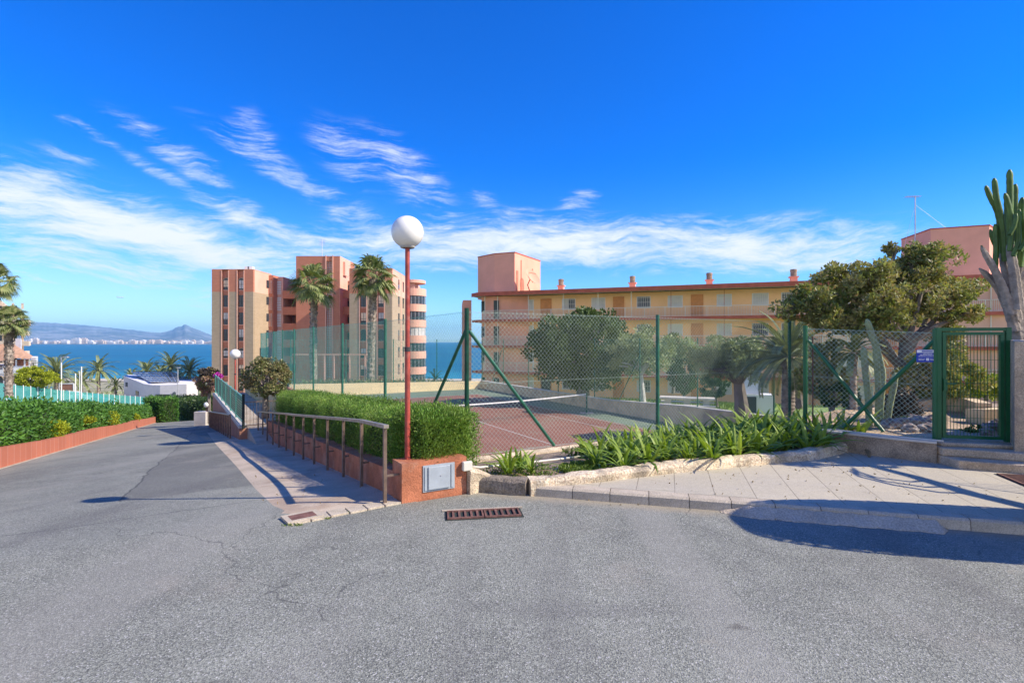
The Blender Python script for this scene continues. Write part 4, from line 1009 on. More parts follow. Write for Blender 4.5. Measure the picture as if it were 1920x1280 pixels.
for z_, h_, a_, c_ in ((.030, .012, .10, .23), (.010, .012, .05, .28), (-.012, .009, .03, .31), (-.052, .010, .03, .13), (-.070, .009, .03, .12), (-.052, .010, .205, .31), (-.070, .009, .21, .30)): glyph_row(fr, a_, c_, z_, h_, M['sign_white'], t)
MB(fr).box(.145, .19, -.003, -.0005, -.075, -.035).build('emblem_panel', M['sign_white'], t)
# pillar at right edge
t = thing('cement_pillar', (7.9, 7.4, 0), 'tall patchy cement wall pillar right of the gate', 'pillar')
lf = [(7.78, 7.98), (7.50, 7.42), (7.42, 7.20), (9.2, 6.3), (9.8, 8.2)]
MB().prism([(7.86, 8.1), (7.46, 7.60), (9.3, 6.9), (9.8, 8.6)], 0, [2.03, 2.0, 2.0, 2.03]).build('wall', M['old_wall'], t)
# drain grate at right
grate('side_grate', 1868, 905, 2050, 985, 3, .34, 'grey metal drain grating set in the pavement below the steps', z=PZ+.004)
# garden ground
gpts = [(5.3, 9.4), (5.9, 8.8), (6.6, 8.2), (8.2, 7.9), (20, 7.0), (22, 13), (12, 13.2), (8.4, 12.6), (5.9, 10.6)]
MB().prism(gpts, -2.2, GZ-.015).build('garden_ground', M['garden_soil'], kind='structure')
# curved low walls seen through the gate
t = thing('curved_garden_wall', (9.5, 10, GZ), 'low curved cream wall along the garden path behind the gate', 'wall')
pts = [W(1600, 760, 11.2)[:2], W(1680, 760, 11.8)[:2], W(1760, 755, 12.0)[:2], W(1815, 758, 11.6)[:2], W(1845, 770, 10.5)[:2]]
MB().wall(pts, .25, 0, [.42, .55, .70, .72, .74]).build('wall', M['court_wall_side'], t)
pts = [W(1825, 760, 10.2)[:2], W(1850, 770, 9.9)[:2], W(1890, 770, 9.8)[:2], W(1960, 770, 9.9)[:2]]
t = thing('sunlit_garden_wall', (9.5, 10, GZ), 'sunlit cream wall end on the right behind the gate', 'wall')
MB().wall(pts, .3, 0, [.66, .70, .72, .75]).build('wall', M['court_wall'], t)
# rocks
rk = [(1690, 792, 9.3, .16), (1722, 790, 9.3, .17), (1706, 806, 8.9, .12), (1738, 803, 8.9, .13), (1752, 792, 9.2, .12), (1668, 800, 9.3, .13), (1714, 778, 9.7, .15), (1858, 795, 8.9, .14), (1868, 775, 9.2, .14), (1852, 812, 8.6, .10), (1744, 780, 9.8, .14), (1698, 772, 9.9, .12)]
import itertools
def rock(c, r, sd):
    m_ = MB(); nph = 9; nth = 12; v = []
    for i in range(nph+1):
        for j in range(nth):
            a = math.pi*i/nph; b_ = 2*math.pi*j/nth; d = Vector((math.sin(a)*math.cos(b_), math.sin(a)*math.sin(b_), math.cos(a)))
            k = r*(1+.45*mn.noise(d*1.7+Vector((sd, 0, 0)))+.2*mn.noise(d*4+Vector((sd, 3, 0)))); v.append((c[0]+d.x*k*1.2, c[1]+d.y*k, c[2]+d.z*k*.8))
    f = [(i*nth+j, i*nth+(j+1) % nth, (i+1)*nth+(j+1) % nth, (i+1)*nth+j) for i in range(nph) for j in range(nth)]
    return m_.add(v, f)
for k, (px, py, d, r_) in enumerate(rk):
    c = W(px, py, d); c[2] = GZ + r_*.45
    where = 'in the heap left of the gate' if px < 1800 else 'beside the path seen through the gate'
    rock(c, r_, k*7.3).build('garden_rock', M['rock'], smooth=False, label='rough grey-brown garden rock '+where, cat='rock', group='rocks '+where)

# ------------------------------------------------------------------ cacti
def ribbed(mb, pts, r, ribs=5, depth=.28, n=None, bump=True):
    P = np.array(pts, float)
    # resample smoothly
    seg = np.concatenate(([0], np.cumsum(np.linalg.norm(np.diff(P, axis=0), axis=1)))); LL = seg[-1]; m = max(8, int(LL/.05))
    s = np.linspace(0, LL, m); 
    Q = np.stack([np.interp(s, seg, P[:, k]) for k in range(3)], 1)
    for _ in range(4): Q[1:-1] = (Q[:-2]+2*Q[1:-1]+Q[2:])/4
    rr = np.interp(s, seg, np.broadcast_to(r, len(P)) if np.ndim(r) else np.full(len(P), r)) * np.clip((LL-s)/(.07), .15, 1)**.5
    if bump: rr = rr*(1+.13*np.abs(np.sin(s*24+pts[0][0]*9)))
    T = np.gradient(Q, axis=0); T /= np.linalg.norm(T, axis=1)[:, None]; n = ribs*4; ang = np.arange(n)*2*math.pi/n
    prof_ = 1-depth*(.5-.5*np.cos(ang*ribs))
    up = np.array((0.3, 1., 0)); v = []
    for i in range(m):
        a = np.cross(T[i], up); a /= np.linalg.norm(a); c = np.cross(T[i], a); up = np.cross(a, T[i])
        v.append(Q[i]+rr[i]*prof_[:, None]*(np.cos(ang)[:, None]*a+np.sin(ang)[:, None]*c))
    v = np.concatenate(v); f = [(i*n+k, i*n+(k+1) % n, (i+1)*n+(k+1) % n, (i+1)*n+k) for i in range(m-1) for k in range(n)]
    mb.add(v, f); mb.F.append(np.array([list(range(n))]) + mb.n - len(v) + (m-1)*n); return mb
CD = 8.9
t = thing('candelabra_cactus', tuple(W(1912, 700, CD)), 'tall candelabra cactus with a grey corky trunk rising behind the cement pillar', 'cactus')
def cw(l, dd=0): return [W(x, y, CD+dd+(o[0] if o else 0)) for x, y, *o in l]
m_ = MB()
for l, r_, dd in [([(1915, 760), (1912, 690), (1905, 600), (1908, 530), (1915, 480)], [.20, .19, .15, .12, .09], 0), ([(1903, 620), (1890, 580), (1872, 540), (1850, 515), (1836, 503)], [.11, .09, .075, .065, .04], -.1), ([(1896, 590), (1880, 540), (1862, 500), (1848, 478), (1840, 462)], [.10, .085, .07, .06, .04], -.25),
                  ([(1904, 600), (1896, 540), (1884, 500), (1880, 470)], [.12, .11, .09, .08], -.1), ([(1910, 640), (1925, 580), (1940, 530), (1950, 480)], [.13, .12, .10, .09], .1), ([(1908, 580), (1902, 520), (1896, 480), (1893, 455)], [.12, .10, .085, .075], -.3)]:
    ribbed(m_, cw(l, dd), [q*.72 for q in r_], 5, .25)
m_.build('trunk', M['cactus_old'], t, smooth=True)
arms = [([(1880, 480), (1876, 430), (1870, 395), (1857, 372), (1848, 348)], .055, -.1), ([(1884, 490), (1882, 440), (1876, 400), (1868, 372), (1864, 334)], .06, -.2), ([(1897, 480), (1893, 420), (1894, 370), (1893, 318)], .065, -.3), ([(1893, 470), (1899, 430), (1893, 390), (1884, 362)], .055, -.4),
        ([(1866, 505), (1868, 460), (1866, 420)], .055, -.15), ([(1880, 500), (1876, 455), (1874, 425)], .055, .15), ([(1906, 500), (1908, 440), (1903, 400), (1904, 345)], .06, .1), ([(1912, 500), (1920, 450), (1915, 410), (1917, 370)], .065, -.25), ([(1905, 470), (1918, 440), (1930, 410), (1936, 360)], .06, 0),
        ([(1915, 490), (1935, 450), (1945, 400), (1946, 340)], .07, .2), ([(1950, 490), (1962, 440), (1965, 380), (1964, 310)], .07, .1), ([(1945, 500), (1980, 460), (1990, 400), (1988, 350)], .07, -.1), ([(1925, 480), (1950, 470), (1975, 440), (1980, 380), (1978, 300)], .06, .3), ([(1848, 478), (1842, 468), (1840, 460)], .04, -.25),
        ([(1886, 470), (1884, 430), (1888, 400), (1886, 372)], .05, .2), ([(1900, 480), (1911, 450), (1909, 420), (1911, 392)], .05, -.45), ([(1872, 470), (1860, 450), (1857, 430)], .045, .1), ([(1893, 440), (1903, 425), (1906, 400)], .045, -.5), ([(1912, 470), (1926, 450), (1925, 410), (1927, 385)], .05, -.5)]
m_ = MB()
for l, r_, dd in arms: ribbed(m_, cw(l, dd), r_*.72, 4, .6)
m_.build('arms', M['cactus'], t, smooth=True)
# columnar cacti
t = thing('column_cactus', tuple(W(1645, 800, 9.6)), 'clump of tall pale green column cacti behind the crossed fence brace', 'cactus')
for l, r_ in [([(1652, 806), (1650, 760), (1655, 700), (1643, 650), (1632, 620), (1625, 598)], [.095, .095, .09, .085, .08, .075]), ([(1630, 805), (1628, 740), (1622, 690), (1619, 650)], [.085, .085, .085, .08]), ([(1645, 806), (1648, 740), (1645, 690), (1641, 640)], [.08, .08, .08, .075]), ([(1662, 804), (1668, 760), (1676, 725), (1679, 698)], [.08, .08, .08, .075])]:
    ribbed(MB(), [W(x, y, 9.6) for x, y in l], [q*.66 for q in r_], 6, .4).build('stem', M['cactus_pale'], t, smooth=True)

# ------------------------------------------------------------------ leafy strap plants in the bed
def strap(n, ln, w, seed, dry=2):
    r0_ = np.random.default_rng(seed); m_ = MB(); md = MB()
    for i in range(n+dry):
        a = r0_.random()*2*math.pi; el_ = R(r0_.uniform(30, 82)); L_ = ln*r0_.uniform(.65, 1.15); K = 7; ww = w*r0_.uniform(.8, 1.2); droop = r0_.uniform(.9, 2.0)
        if i >= n: el_ = R(r0_.uniform(5, 30)); droop = 1.5
        p = np.array((r0_.normal()*.03, r0_.normal()*.03, 0)); side = np.array((-math.sin(a), math.cos(a), 0)); v = []
        for k in range(K+1):
            tt = k/K; wk = ww*(1-tt**3)*(.55+.9*min(1, tt*2.5))/1.45
            dirv = np.array((math.cos(a)*math.cos(el_), math.sin(a)*math.cos(el_), math.sin(el_)))
            nrm = np.cross(side, dirv)
            v += [p-side*wk/2+nrm*wk*.18, p+nrm*0, p+side*wk/2+nrm*wk*.18]
            p = p+dirv*L_/K; el_ -= droop/K*(.35+tt*1.3)
        f = [(3*k+j, 3*k+j+1, 3*k+j+4, 3*k+j+3) for k in range(K) for j in (0, 1)]
        (m_ if i < n else md).add(v, f)
    return m_, md
protos = []
for sd in range(5):
    a_, d_ = strap(20, .60, .062, sd+50); protos.append((a_, d_))
pos = []
def inbed(x, y):
    s = np.interp(x, [p[0] for p in Wp], [p[1] for p in Wp]); top = FP[1]+(x-FP[0])*U[1]/U[0]
    return s+.22 < y < top-.1
tries = 0
while len(pos) < 84 and tries < 6000:
    tries += 1
    x = random.uniform(1.3, 6.3); y = random.uniform(7, 12.5)
    if not inbed(x, y): continue
    if (y - np.interp(x, [p[0] for p in Wp], [p[1] for p in Wp])) > 2.1 + .12*x: continue
    if all((x-q[0])**2+(y-q[1])**2 > .30**2 for q in pos): pos.append((x, y))
singles = [(-.05, 7.35), (.28, 7.42), (.12, 7.7)]
def bedz(x, y):
    s = np.interp(x, [p[0] for p in Wp], [p[1] for p in Wp]); top = FP[1]+(x-FP[0])*U[1]/U[0]; k = min(1, max(0, (y-s)/(top-s))); return .19*(1-k)-.2*k
made = []
for i, (x, y) in enumerate(singles+pos):
    sc_ = random.uniform(.8, 1.15)*(1.18 if x > 3 else .95)
    edge_ = y-np.interp(x, [p[0] for p in Wp], [p[1] for p in Wp])
    rowl = 'along the front edge' if edge_ < .7 else ('in the middle row' if edge_ < 1.5 else 'in the back row by the fence')
    if i < 3: lab, gp = 'small strap-leaved plant at the bare left end of the stone planter', 'strap-leaved plants at the left end of the planter'
    else:
        wh = 'left third' if x < 3 else ('middle third' if x < 4.7 else 'crowded right third')
        lab, gp = ('short' if x < 3 else 'arching')+' strap-leaved plant '+rowl+', '+wh+' of bed', 'strap-leaved plants '+rowl+', '+wh+' of the bed'
    if i < 5:
        t = thing('strap_plant', (0, 0, 0), lab, 'plant', gp); protos[i][0].build('green_leaves', L['strap'], t); protos[i][1].build('dry_leaves', L['strap_dry'], t); made.append(t)
        t.location = (x, y, bedz(x, y)); t.rotation_euler = (0, 0, random.random()*6.28); t.scale = (sc_*(.8 if i < 3 else 1),)*3
    else:
        copy_thing(made[i % 5], (x, y, bedz(x, y)), random.random()*6.28, lab, sc_, gp)
# low clover ground cover and weeds
def tuft(name, c, rad, n, h, leafm, lab, w=.012, kind=None, cat=None, z=None):
    ang = rng.random(n)*2*math.pi; rr = np.sqrt(rng.random(n)); C = np.stack((c[0]+np.cos(ang)*rr*rad[0], c[1]+np.sin(ang)*rr*rad[1], c[2]+h*.5*rng.random(n)), 1)
    return leaves(MB(), C, h, w, (0, 0, 1), .8).build(name, leafm, label=lab, cat=cat, kind=kind)
tuft('ground_cover', (1.25, 7.65, .1), (.55, .4), 1800, .07, L['grass'], None, .03, 'stuff')
tuft('ground_cover', (.1, 7.6, .08), (.6, .5), 500, .06, L['grass'], None, .02, 'stuff')
tuft('ground_cover', (3.5, 9.3, -.05), (2.6, .8), 2500, .16, L['grass'], None, .02, 'stuff')
# weeds along kerb and slabs
for (px, py, n_, s_) in [(548, 985, 60, .05), (600, 972, 90, .06), (640, 962, 60, .06), (1150, 935, 50, .05)]:
    g_ = G(px, py); tuft('weeds', (g_[0], g_[1], .0), (.12, .03), n_, .035, L['grass'], None, .008, 'stuff')

# ------------------------------------------------------------------ garden and lawn
def lawnz(X, Y):
    t = (X+3.5)*.339*-1*-1
    tt = ((X-B0[0])*nb[0]+(Y-B0[1])*nb[1])   # distance in front of the facade is negative
    return np.interp(tt, [-40, -24, -18, 0, 12], [-1.25, -1.32, -1.75, -4.06, -4.06])
B0 = np.array((-3.5, 56.0)); eb = np.array((.941, -.339)); nb = np.array((.339, .941))
def tq(u, v): return (P0N[0]+u*U[0]+v*V[0], P0N[1]+u*U[1]+v*V[1])
v, f = grid(np.linspace(1.6, 46, 46), np.linspace(-17, 40, 50), lambda u, v: lawnz(*tq(u, v)), tq)
MB().add(v, f).build('lawn', M['lawn'], smooth=True, kind='structure')
v, f = grid(np.linspace(-9, 1.6, 12), np.linspace(16.2, 40, 20), lambda u, v: lawnz(*tq(u, v))-.01, tq)
MB().add(v, f).build('back_lawn', M['lawn'], smooth=True, kind='structure')
# grass blades
n_ = 16000; uu = 1.9+rng.random(n_)**1.2*22; vv = -6+rng.random(n_)*24; xx, yy = tq(uu, vv)
C = np.stack((xx, yy, lawnz(xx, yy)+.05), 1); leaves(MB(), C, .22, .05, (0, 0, 1), .5).build('lawn_grass', L['grass'], kind='stuff')

blob_tree('ficus_tree', W(1093, 738, 32), W(1095, 655, 32), (3.75, 3.2, 2.55), L['ficus'], 26000, .26, .13, 'large dark dense round-crowned tree on the lawn beyond the tennis net', k=150, cr=.22, shell=.45, trunk_r=.34, zmin=None)
blob_tree('slim_tree', W(1206, 752, 28), W(1198, 660, 28), (2.1, 1.8, 1.5), L['olive'], 6500, .20, .08, 'small tree with a whitewashed trunk and airy pale crown', k=60, cr=.25, shell=.8, trunk_r=.14, barkm='pale_bark', limbs=14)
blob_tree('slim_tree', W(1262, 735, 33), W(1265, 660, 33), (1.8, 1.5, 1.2), L['olive'], 3500, .20, .08, 'small open-crowned tree just right of the whitewashed trunk', k=34, cr=.28, shell=.8, trunk_r=.09, limbs=10)
blob_tree('dark_shrub', W(1283, 745, 30), W(1283, 706, 30), (.95, .9, 1.25), L['dark'], 4500, .16, .07, 'dark upright conifer-like shrub by the garden table', cat='shrub', k=50, cr=.25, trunk_r=.08)
blob_tree('olive_tree', W(1392, 775, 20), W(1380, 672, 20), (2.0, 1.7, .95), L['olive'], 16000, .13, .055, 'spreading grey-green olive tree with thick leaning trunks', k=120, cr=.22, shell=.8, trunk_r=.26, limbs=26, up=.2)
blob_tree('olive_tree', W(1500, 760, 18), W(1480, 655, 18), (1.0, .9, .9), L['olive'], 5000, .13, .055, 'second smaller olive crown pressed against the palm trunk', k=50, cr=.25, shell=.8, trunk_r=.12, limbs=12)
blob_tree('dark_shrub', W(1345, 760, 26), W(1340, 722, 26), (.8, .7, .85), L['dark'], 2500, .15, .07, 'dark low shrub under the olive tree', cat='shrub', k=30, trunk_r=.06)
# big tree at right
t = thing('broad_tree', tuple(W(1690, 800, 13)), 'broad gnarled tree with glossy olive-green leaves spreading above the fence at right', 'tree')
lobes = [((1745, 490), (.8, .8, .50)), ((1690, 520), (.8, .8, .55)), ((1640, 530), (.9, .9, .55)), ((1560, 515), (.65, .7, .38)), ((1510, 570), (.75, .8, .52)), ((1580, 575), (.8, .9, .55)), ((1660, 590), (.8, .9, .45)), ((1790, 545), (.65, .8, .50)), ((1750, 570), (.85, .9, .6)), ((1710, 480), (.45, .5, .36)), ((1810, 590), (.5, .6, .40)), ((1545, 605), (.7, .7, .30)), ((1670, 468), (.25, .3, .22)), ((1780, 625), (.55, .6, .30)), ((1610, 620), (.7, .7, .25))]
m_ = MB(); mt = MB()
bs_ = W(1682, 800, 13); f1 = W(1690, 690, 13); f2 = W(1702, 640, 13)
mt.tube([bs_, W(1680, 750, 13), f1, f2], [.20, .17, .15, .13], 9)
for (px, py), r3 in lobes:
    c = W(px, py, 13 + random.uniform(-.8, .8)); n_ = int(2700*r3[0]*r3[2]/.45)
    C, D, cc = clumpy(n_, c, r3, 26, .30, .8); leaves(m_, C, .105, .052, D+np.array((0, 0, .4)), .9)
    mid = (f2+c)/2+np.array((0, 0, random.uniform(-.25, .1)))
    mt.tube([f1 if random.random() < .5 else f2, mid, c], [.09, .06, .03], 6)
    for e in cc[::3]: mt.tube([c*.7+mid*.3, (c+e)/2+rng.normal(size=3)*.05, e], [.028, .02, .008], 4)
C, D, cc = clumpy(7000, W(1655, 556, 13), (2.5, 1.3, 1.0), 120, .12, 1.0); leaves(m_, C, .10, .05, D+np.array((0, 0, .4)), .9)
m_.build('crown', L['bigtree'], t); mt.build('trunk', M['bark'], t)
# undergrowth behind the fence
blob_tree('garden_bush', W(1765, 770, 12), W(1758, 705, 12), (1.1, .8, .85), L['bigtree'], 11000, .10, .05, 'loose leafy bush hanging behind the blue and white sign', cat='bush', k=60, cr=.25, shell=.8, trunk_r=.05)
blob_tree('garden_bush', W(1560, 790, 13), W(1550, 700, 13), (.75, .8, 1.0), L['bigtree'], 4500, .11, .055, 'leafy bush between the green fence posts under the broad tree', cat='bush', k=50, cr=.25, shell=.8, trunk_r=.05)
blob_tree('garden_bush', W(1560, 770, 12.5), W(1572, 740, 12.5), (.55, .5, .35), L['dark'], 1800, .11, .05, 'low dark bush behind the crossed brace', cat='bush', k=30, cr=.25, trunk_r=.04)
blob_tree('twiggy_bush', W(1685, 803, 10.2), W(1683, 760, 10.2), (.45, .4, .42), L['dryshrub'], 3500, .12, .02, 'dark dry twiggy bush beside the column cacti', cat='bush', k=40, cr=.3, shell=.8, trunk_r=.03)
blob_tree('garden_bush', W(1850, 745, 16), W(1850, 725, 16), (.85, .6, .42), L['lime'], 2500, .11, .05, 'bright green bush seen through the gate', cat='bush', k=30, cr=.3, trunk_r=.04)
blob_tree('garden_bush', W(1705, 800, 9.5), W(1710, 795, 9.5), (.3, .3, .12), L['dark'], 700, .07, .04, 'low green succulent cover among the rocks', cat='bush', k=14, cr=.4, trunk_r=.01)
blob_tree('garden_bush', W(1836, 812, 8.9), W(1838, 812, 8.9), (.32, .3, .12), L['dark'], 700, .07, .04, 'dark green low plant inside the gate', cat='bush', k=14, cr=.4, trunk_r=.01)

# palms
def date_frond(r0_, Lf, w, droop):
    m_ = []; K = 12; p = np.zeros(3); el_ = 0
    return None
def date_crown(mb, c, Lf, n, seed, leafw=.05, el_rng=(80, -35), leafl=.32):
    r0_ = np.random.default_rng(seed)
    for i in range(n):
        a = i*2.39996; el_ = R(el_rng[0]+(el_rng[1]-el_rng[0])*(i/n) + r0_.normal()*6); L_ = Lf*r0_.uniform(.85, 1.1); K = 14
        p = np.array(c, float); side = np.array((-math.sin(a), math.cos(a), 0)); pts = []
        dr = r0_.uniform(.9, 1.5)
        for k in range(K+1):
            pts.append(p.copy()); d = np.array((math.cos(a)*math.cos(el_), math.sin(a)*math.cos(el_), math.sin(el_))); p = p+d*L_/K; el_ -= dr/K*(.4+1.2*k/K)
        pts = np.array(pts); mb.tube(pts[::2], np.linspace(.03, .008, len(pts[::2]))*Lf/2.5, 3, False)
        s = np.repeat(np.linspace(.12, 1, 30), 2); idx = s*K; C = np.stack([np.interp(idx, np.arange(K+1), pts[:, j]) for j in range(3)], 1)
        T = np.gradient(pts, axis=0); T /= np.linalg.norm(T, axis=1)[:, None]; TT = np.stack([np.interp(idx, np.arange(K+1), T[:, j]) for j in range(3)], 1)
        sg = np.tile((1, -1), 30)[:, None]; ll = (leafl*Lf/2.5*np.sin(np.clip(s, .05, 1)*2.6)**.5)[:, None]
        D = TT*.75+side*sg*.8+np.array((0, 0, .15)); D /= np.linalg.norm(D, axis=1)[:, None]; N_2 = np.cross(D, TT); N_2 /= np.linalg.norm(N_2, axis=1)[:, None]; Wd = np.cross(D, N_2)*leafw/2
        tip = C+D*ll+np.array((0, 0, -.06))*ll
        v = np.stack((C-Wd*.6, C+D*ll*.5-Wd, tip, C+D*ll*.5+Wd), 1).reshape(-1, 3)
        mb.add(v, np.arange(len(v)).reshape(-1, 4))
    return mb
def fan_crown(mb, c, R_, n, seed):
    r0_ = np.random.default_rng(seed)
    for i in range(n):
        a = i*2.39996; e0_ = R(86-128*(i/n)**.9 + r0_.normal()*7); pet = R_*r0_.uniform(.45, .62); fr_ = R_*r0_.uniform(.42, .58)
        d = np.array((math.cos(a)*math.cos(e0_), math.sin(a)*math.cos(e0_), math.sin(e0_))); hub = np.array(c)+d*pet+np.array((0, 0, -.10*pet))
        mb.tube([c, hub], [.03, .015], 3, False)
        side = np.array((-math.sin(a), math.cos(a), 0)); d2 = d+np.array((0, 0, -.35)); d2 /= np.linalg.norm(d2); nr = np.cross(side, d2)
        tilt = r0_.normal()*.5; side = side*math.cos(tilt)+nr*math.sin(tilt)
        nbld = 20
        for j in range(nbld):
            b_ = R(-105+210*j/(nbld-1)); dd = d2*math.cos(b_)+side*math.sin(b_); ll = fr_*(1-.25*abs(b_)/1.9)*r0_.uniform(.85, 1.1)
            wv = np.cross(dd, nr); wv /= np.linalg.norm(wv)+1e-9; wv = wv*fr_*.06
            m1_ = hub+dd*ll*.6; tp_ = hub+dd*ll+np.array((0, 0, -.30*ll))
            mb.add([hub-wv*.2, m1_-wv, tp_, m1_+wv, hub+wv*.2], [(0, 1, 2, 3)]); mb.F.append(np.array([(0, 3, 4)])+mb.n-5)
    return mb
def palm_trunk(base, top, r0, r1):
    n = 40; base = np.array(base); top = np.array(top); P = [base+(top-base)*i/n for i in range(n+1)]
    r_ = [(r0+(r1-r0)*min(1, i/n*1.3))*(1+.10*(i % 2)) * (1.25 if i > n-6 else 1) for i in range(n+1)]
    return MB().tube(P, r_, 12)
def fan_palm(px, pyb, pyc, d, R_, tr, lab, px2=None, n=40, seed=1):
    b_ = W(px, pyb, d); c = W(px2 or px, pyc, d)
    t = thing('fan_palm', tuple(b_), lab, 'palm tree', 'tall fan palms')
    fan_crown(MB(), c, R_, n, seed).build('crown', L['palm'], t)
    m_ = palm_trunk(b_, c-np.array((0, 0, .1)), tr, tr*.8)
    pts, D = sphere_pts(420, (c+b_)/2, (1, 1, 1)); s = rng.random(420)**.6; a = rng.random(420)*6.28
    ctr = b_+(c-b_)*s[:, None]; Dd = np.stack((np.cos(a)*.6, np.sin(a)*.6, np.full(420, 1.)), 1)
    leaves(m_, ctr+np.stack((np.cos(a), np.sin(a), a*0), 1)*tr*.98, .28, .12, Dd, .15)
    m_.build('trunk', M['palm_bark'], t)
fan_palm(588, 730, 536, 48, 2.6, .33, 'left of the two tall fan palms in front of the red brick tower', seed=3)
fan_palm(694, 730, 522, 48, 2.6, .36, 'right of the two tall fan palms in front of the red brick tower', px2=700, seed=4)
fan_palm(16, 745, 604, 36, 1.45, .22, 'fan palm with a thick grey trunk in front of the left buildings', px2=18, n=36, seed=5)
fan_palm(-14, 745, 530, 36, 1.7, .22, 'taller fan palm crown at the left edge of the view', px2=-10, n=36, seed=6)
def date_palm(px, pyb, pyc, d, Lf, tr, lab, n=34, seed=1, gp='date palms by the beach'):
    b_ = W(px, pyb, d); c = W(px, pyc, d); t = thing('date_palm', tuple(b_), lab, 'palm tree', gp)
    date_crown(MB(), c, Lf, n, seed, leafw=.07*d/60 if d > 60 else .05).build('crown', L['date'], t)
    palm_trunk(b_, c, tr, tr*.85).build('trunk', M['palm_bark'], t)
date_palm(106, 742, 700, 66, 3.5, .32, 'bushy date palm right of the yellow-green bush', 48, 11)
date_palm(185, 742, 694, 92, 3.3, .28, 'slender date palm standing alone in front of the sea', 36, 12)
date_palm(275, 735, 700, 96, 3.4, .28, 'date palm behind the left end of the solar roof', 36, 13)
date_palm(320, 735, 686, 92, 3.5, .28, 'tallest date palm behind the solar roof', 38, 14)
date_palm(355, 735, 697, 86, 3.3, .28, 'date palm behind the right end of the solar roof', 38, 15)
date_palm(217, 744, 722, 96, 1.9, .22, 'small young date palm on the dune', 26, 16)
date_palm(152, 740, 716, 78, 2.6, .25, 'low dark date palm behind the white poles', 34, 17)
date_palm(246, 735, 706, 110, 2.4, .2, 'little date palm at the left corner of the solar roof', 26, 18)
date_palm(300, 735, 700, 98, 2.4, .2, 'short date palm directly behind the solar panels', 26, 19)
date_palm(1478, 800, 668, 15.5, 1.7, .19, 'garden palm with a rough brown trunk behind the right end of the fence', 40, 20, None)
date_palm(1600, 790, 660, 12, .8, .08, 'yellow-green palm fronds under the broad tree', 26, 21, None)
date_palm(815, 740, 712, 60, 1.6, .1, 'low palm bush behind the end wall beside the sea', 20, 22, None)
# bushes left
blob_tree('round_bush', W(66, 742, 58), W(66, 707, 58), (2.5, 2.2, 1.25), L['lime'], 9000, .22, .12, 'wide rounded yellow-green bush behind the glass windbreak', cat='bush', k=80, cr=.2, shell=.4, trunk_r=.12)
# garden furniture
t = thing('concrete_table', tuple(W(1290, 775, 25.5)), 'pale concrete garden table with benches behind the court wall', 'table')
c = W(1288, 745, 25.5); zt0 = c[2]; fr = frame((c[0], c[1], 0), eb)
MB(fr).box(-1.3, 1.3, -.4, .4, zt0-.06, zt0+.02).build('table_top', M['concrete_pale'], t)
for s in (-.9, 0, .9): MB(fr).box(s-.15, s+.15, -.3, .3, zt0-.75, zt0-.061).build('leg', M['concrete_pale'], t)
for s in (-.85, .85): MB(fr).box(-1.3, 1.3, s-.17, s+.17, zt0-.36, zt0-.28).build('bench_seat', M['concrete_pale'], t)
t = thing('barbecue', tuple(W(1415, 770, 24)), 'white masonry barbecue with a sloping hood behind the olive tree', 'barbecue')
c = W(1412, 738, 24); fr = frame((c[0], c[1], c[2]), eb)
MB(fr).box(-.7, .8, -.4, .5, -1.3, .0).build('base', M['white'], t)
MB(fr).prism([(-.5, 0), (.25, 0), (.25, .5), (-.5, .5)], .5, .55); m_ = MB(fr)
m_.add([(-.65, -.2, .02), (.3, -.2, .02), (.3, .5, .02), (-.65, .5, .02), (.0, .0, 1.25), (.3, .0, 1.25), (.3, .4, 1.25), (.0, .4, 1.25)], [(0, 1, 5, 4), (1, 2, 6, 5), (2, 3, 7, 6), (3, 0, 4, 7), (4, 5, 6, 7)]); m_.build('hood', M['white'], t)
MB(fr).box(-.45, .1, -.42, -.401, -.9, -.1).build('firebox', M['dark_steel'], t)
t = thing('garden_kerb_wall', tuple(W(1540, 785, 13.6)), 'low cream wall behind the fence posts under the palm', 'wall')
MB().wall([W(1440, 790, 16)[:2], W(1530, 790, 14)[:2], W(1610, 790, 13)[:2]], .2, -1.5, [-.3, -.1, .1]).build('wall', M['court_wall_side'], t)

# fallen leaves and grit on the pavement and along the kerbs
for (x0, x1, y0, y1, n_, z_, nm) in ((1.2, 6.2, 5.9, 8.0, 130, PZ+.004, 'pavement'), (-.4, 5.0, 5.4, 6.6, 70, .004, 'road edge'), (-5.5, -1.8, 6.2, 11.5, 60, None, 'footpath')):
    C = np.stack((rng.uniform(x0, x1, n_), rng.uniform(y0, y1, n_), np.zeros(n_)), 1)
    if z_ is None:
        sL_ = (C[:, :2]-RW0) @ RWD; oL_ = (C[:, :2]-RW0) @ RWN; C = C[(oL_ < -.05) & (oL_ > -1.6) & (sL_ > .3)]; C[:, 2] = [zr(*p[:2])+.02 for p in C]
    elif nm == 'pavement': C = C[[inpave for inpave in [((p[:2]-K0) @ kn > .25) and p[1] < np.interp(p[0], [q[0] for q in Wp], [q[1] for q in Wp])-.05 for p in C]]]; C[:, 2] = z_+.004
    else: C = C[[abs((p[:2]-K0) @ kn + .12) < .12 and (p[:2]-K0) @ kd > -.5 for p in C]]; C[:, 2] = z_+.004
    if len(C): leaves(MB(), C, .035, .016, (0, 0, .15), 1.0).build('fallen_leaves', L['strap_dry'], kind='stuff')
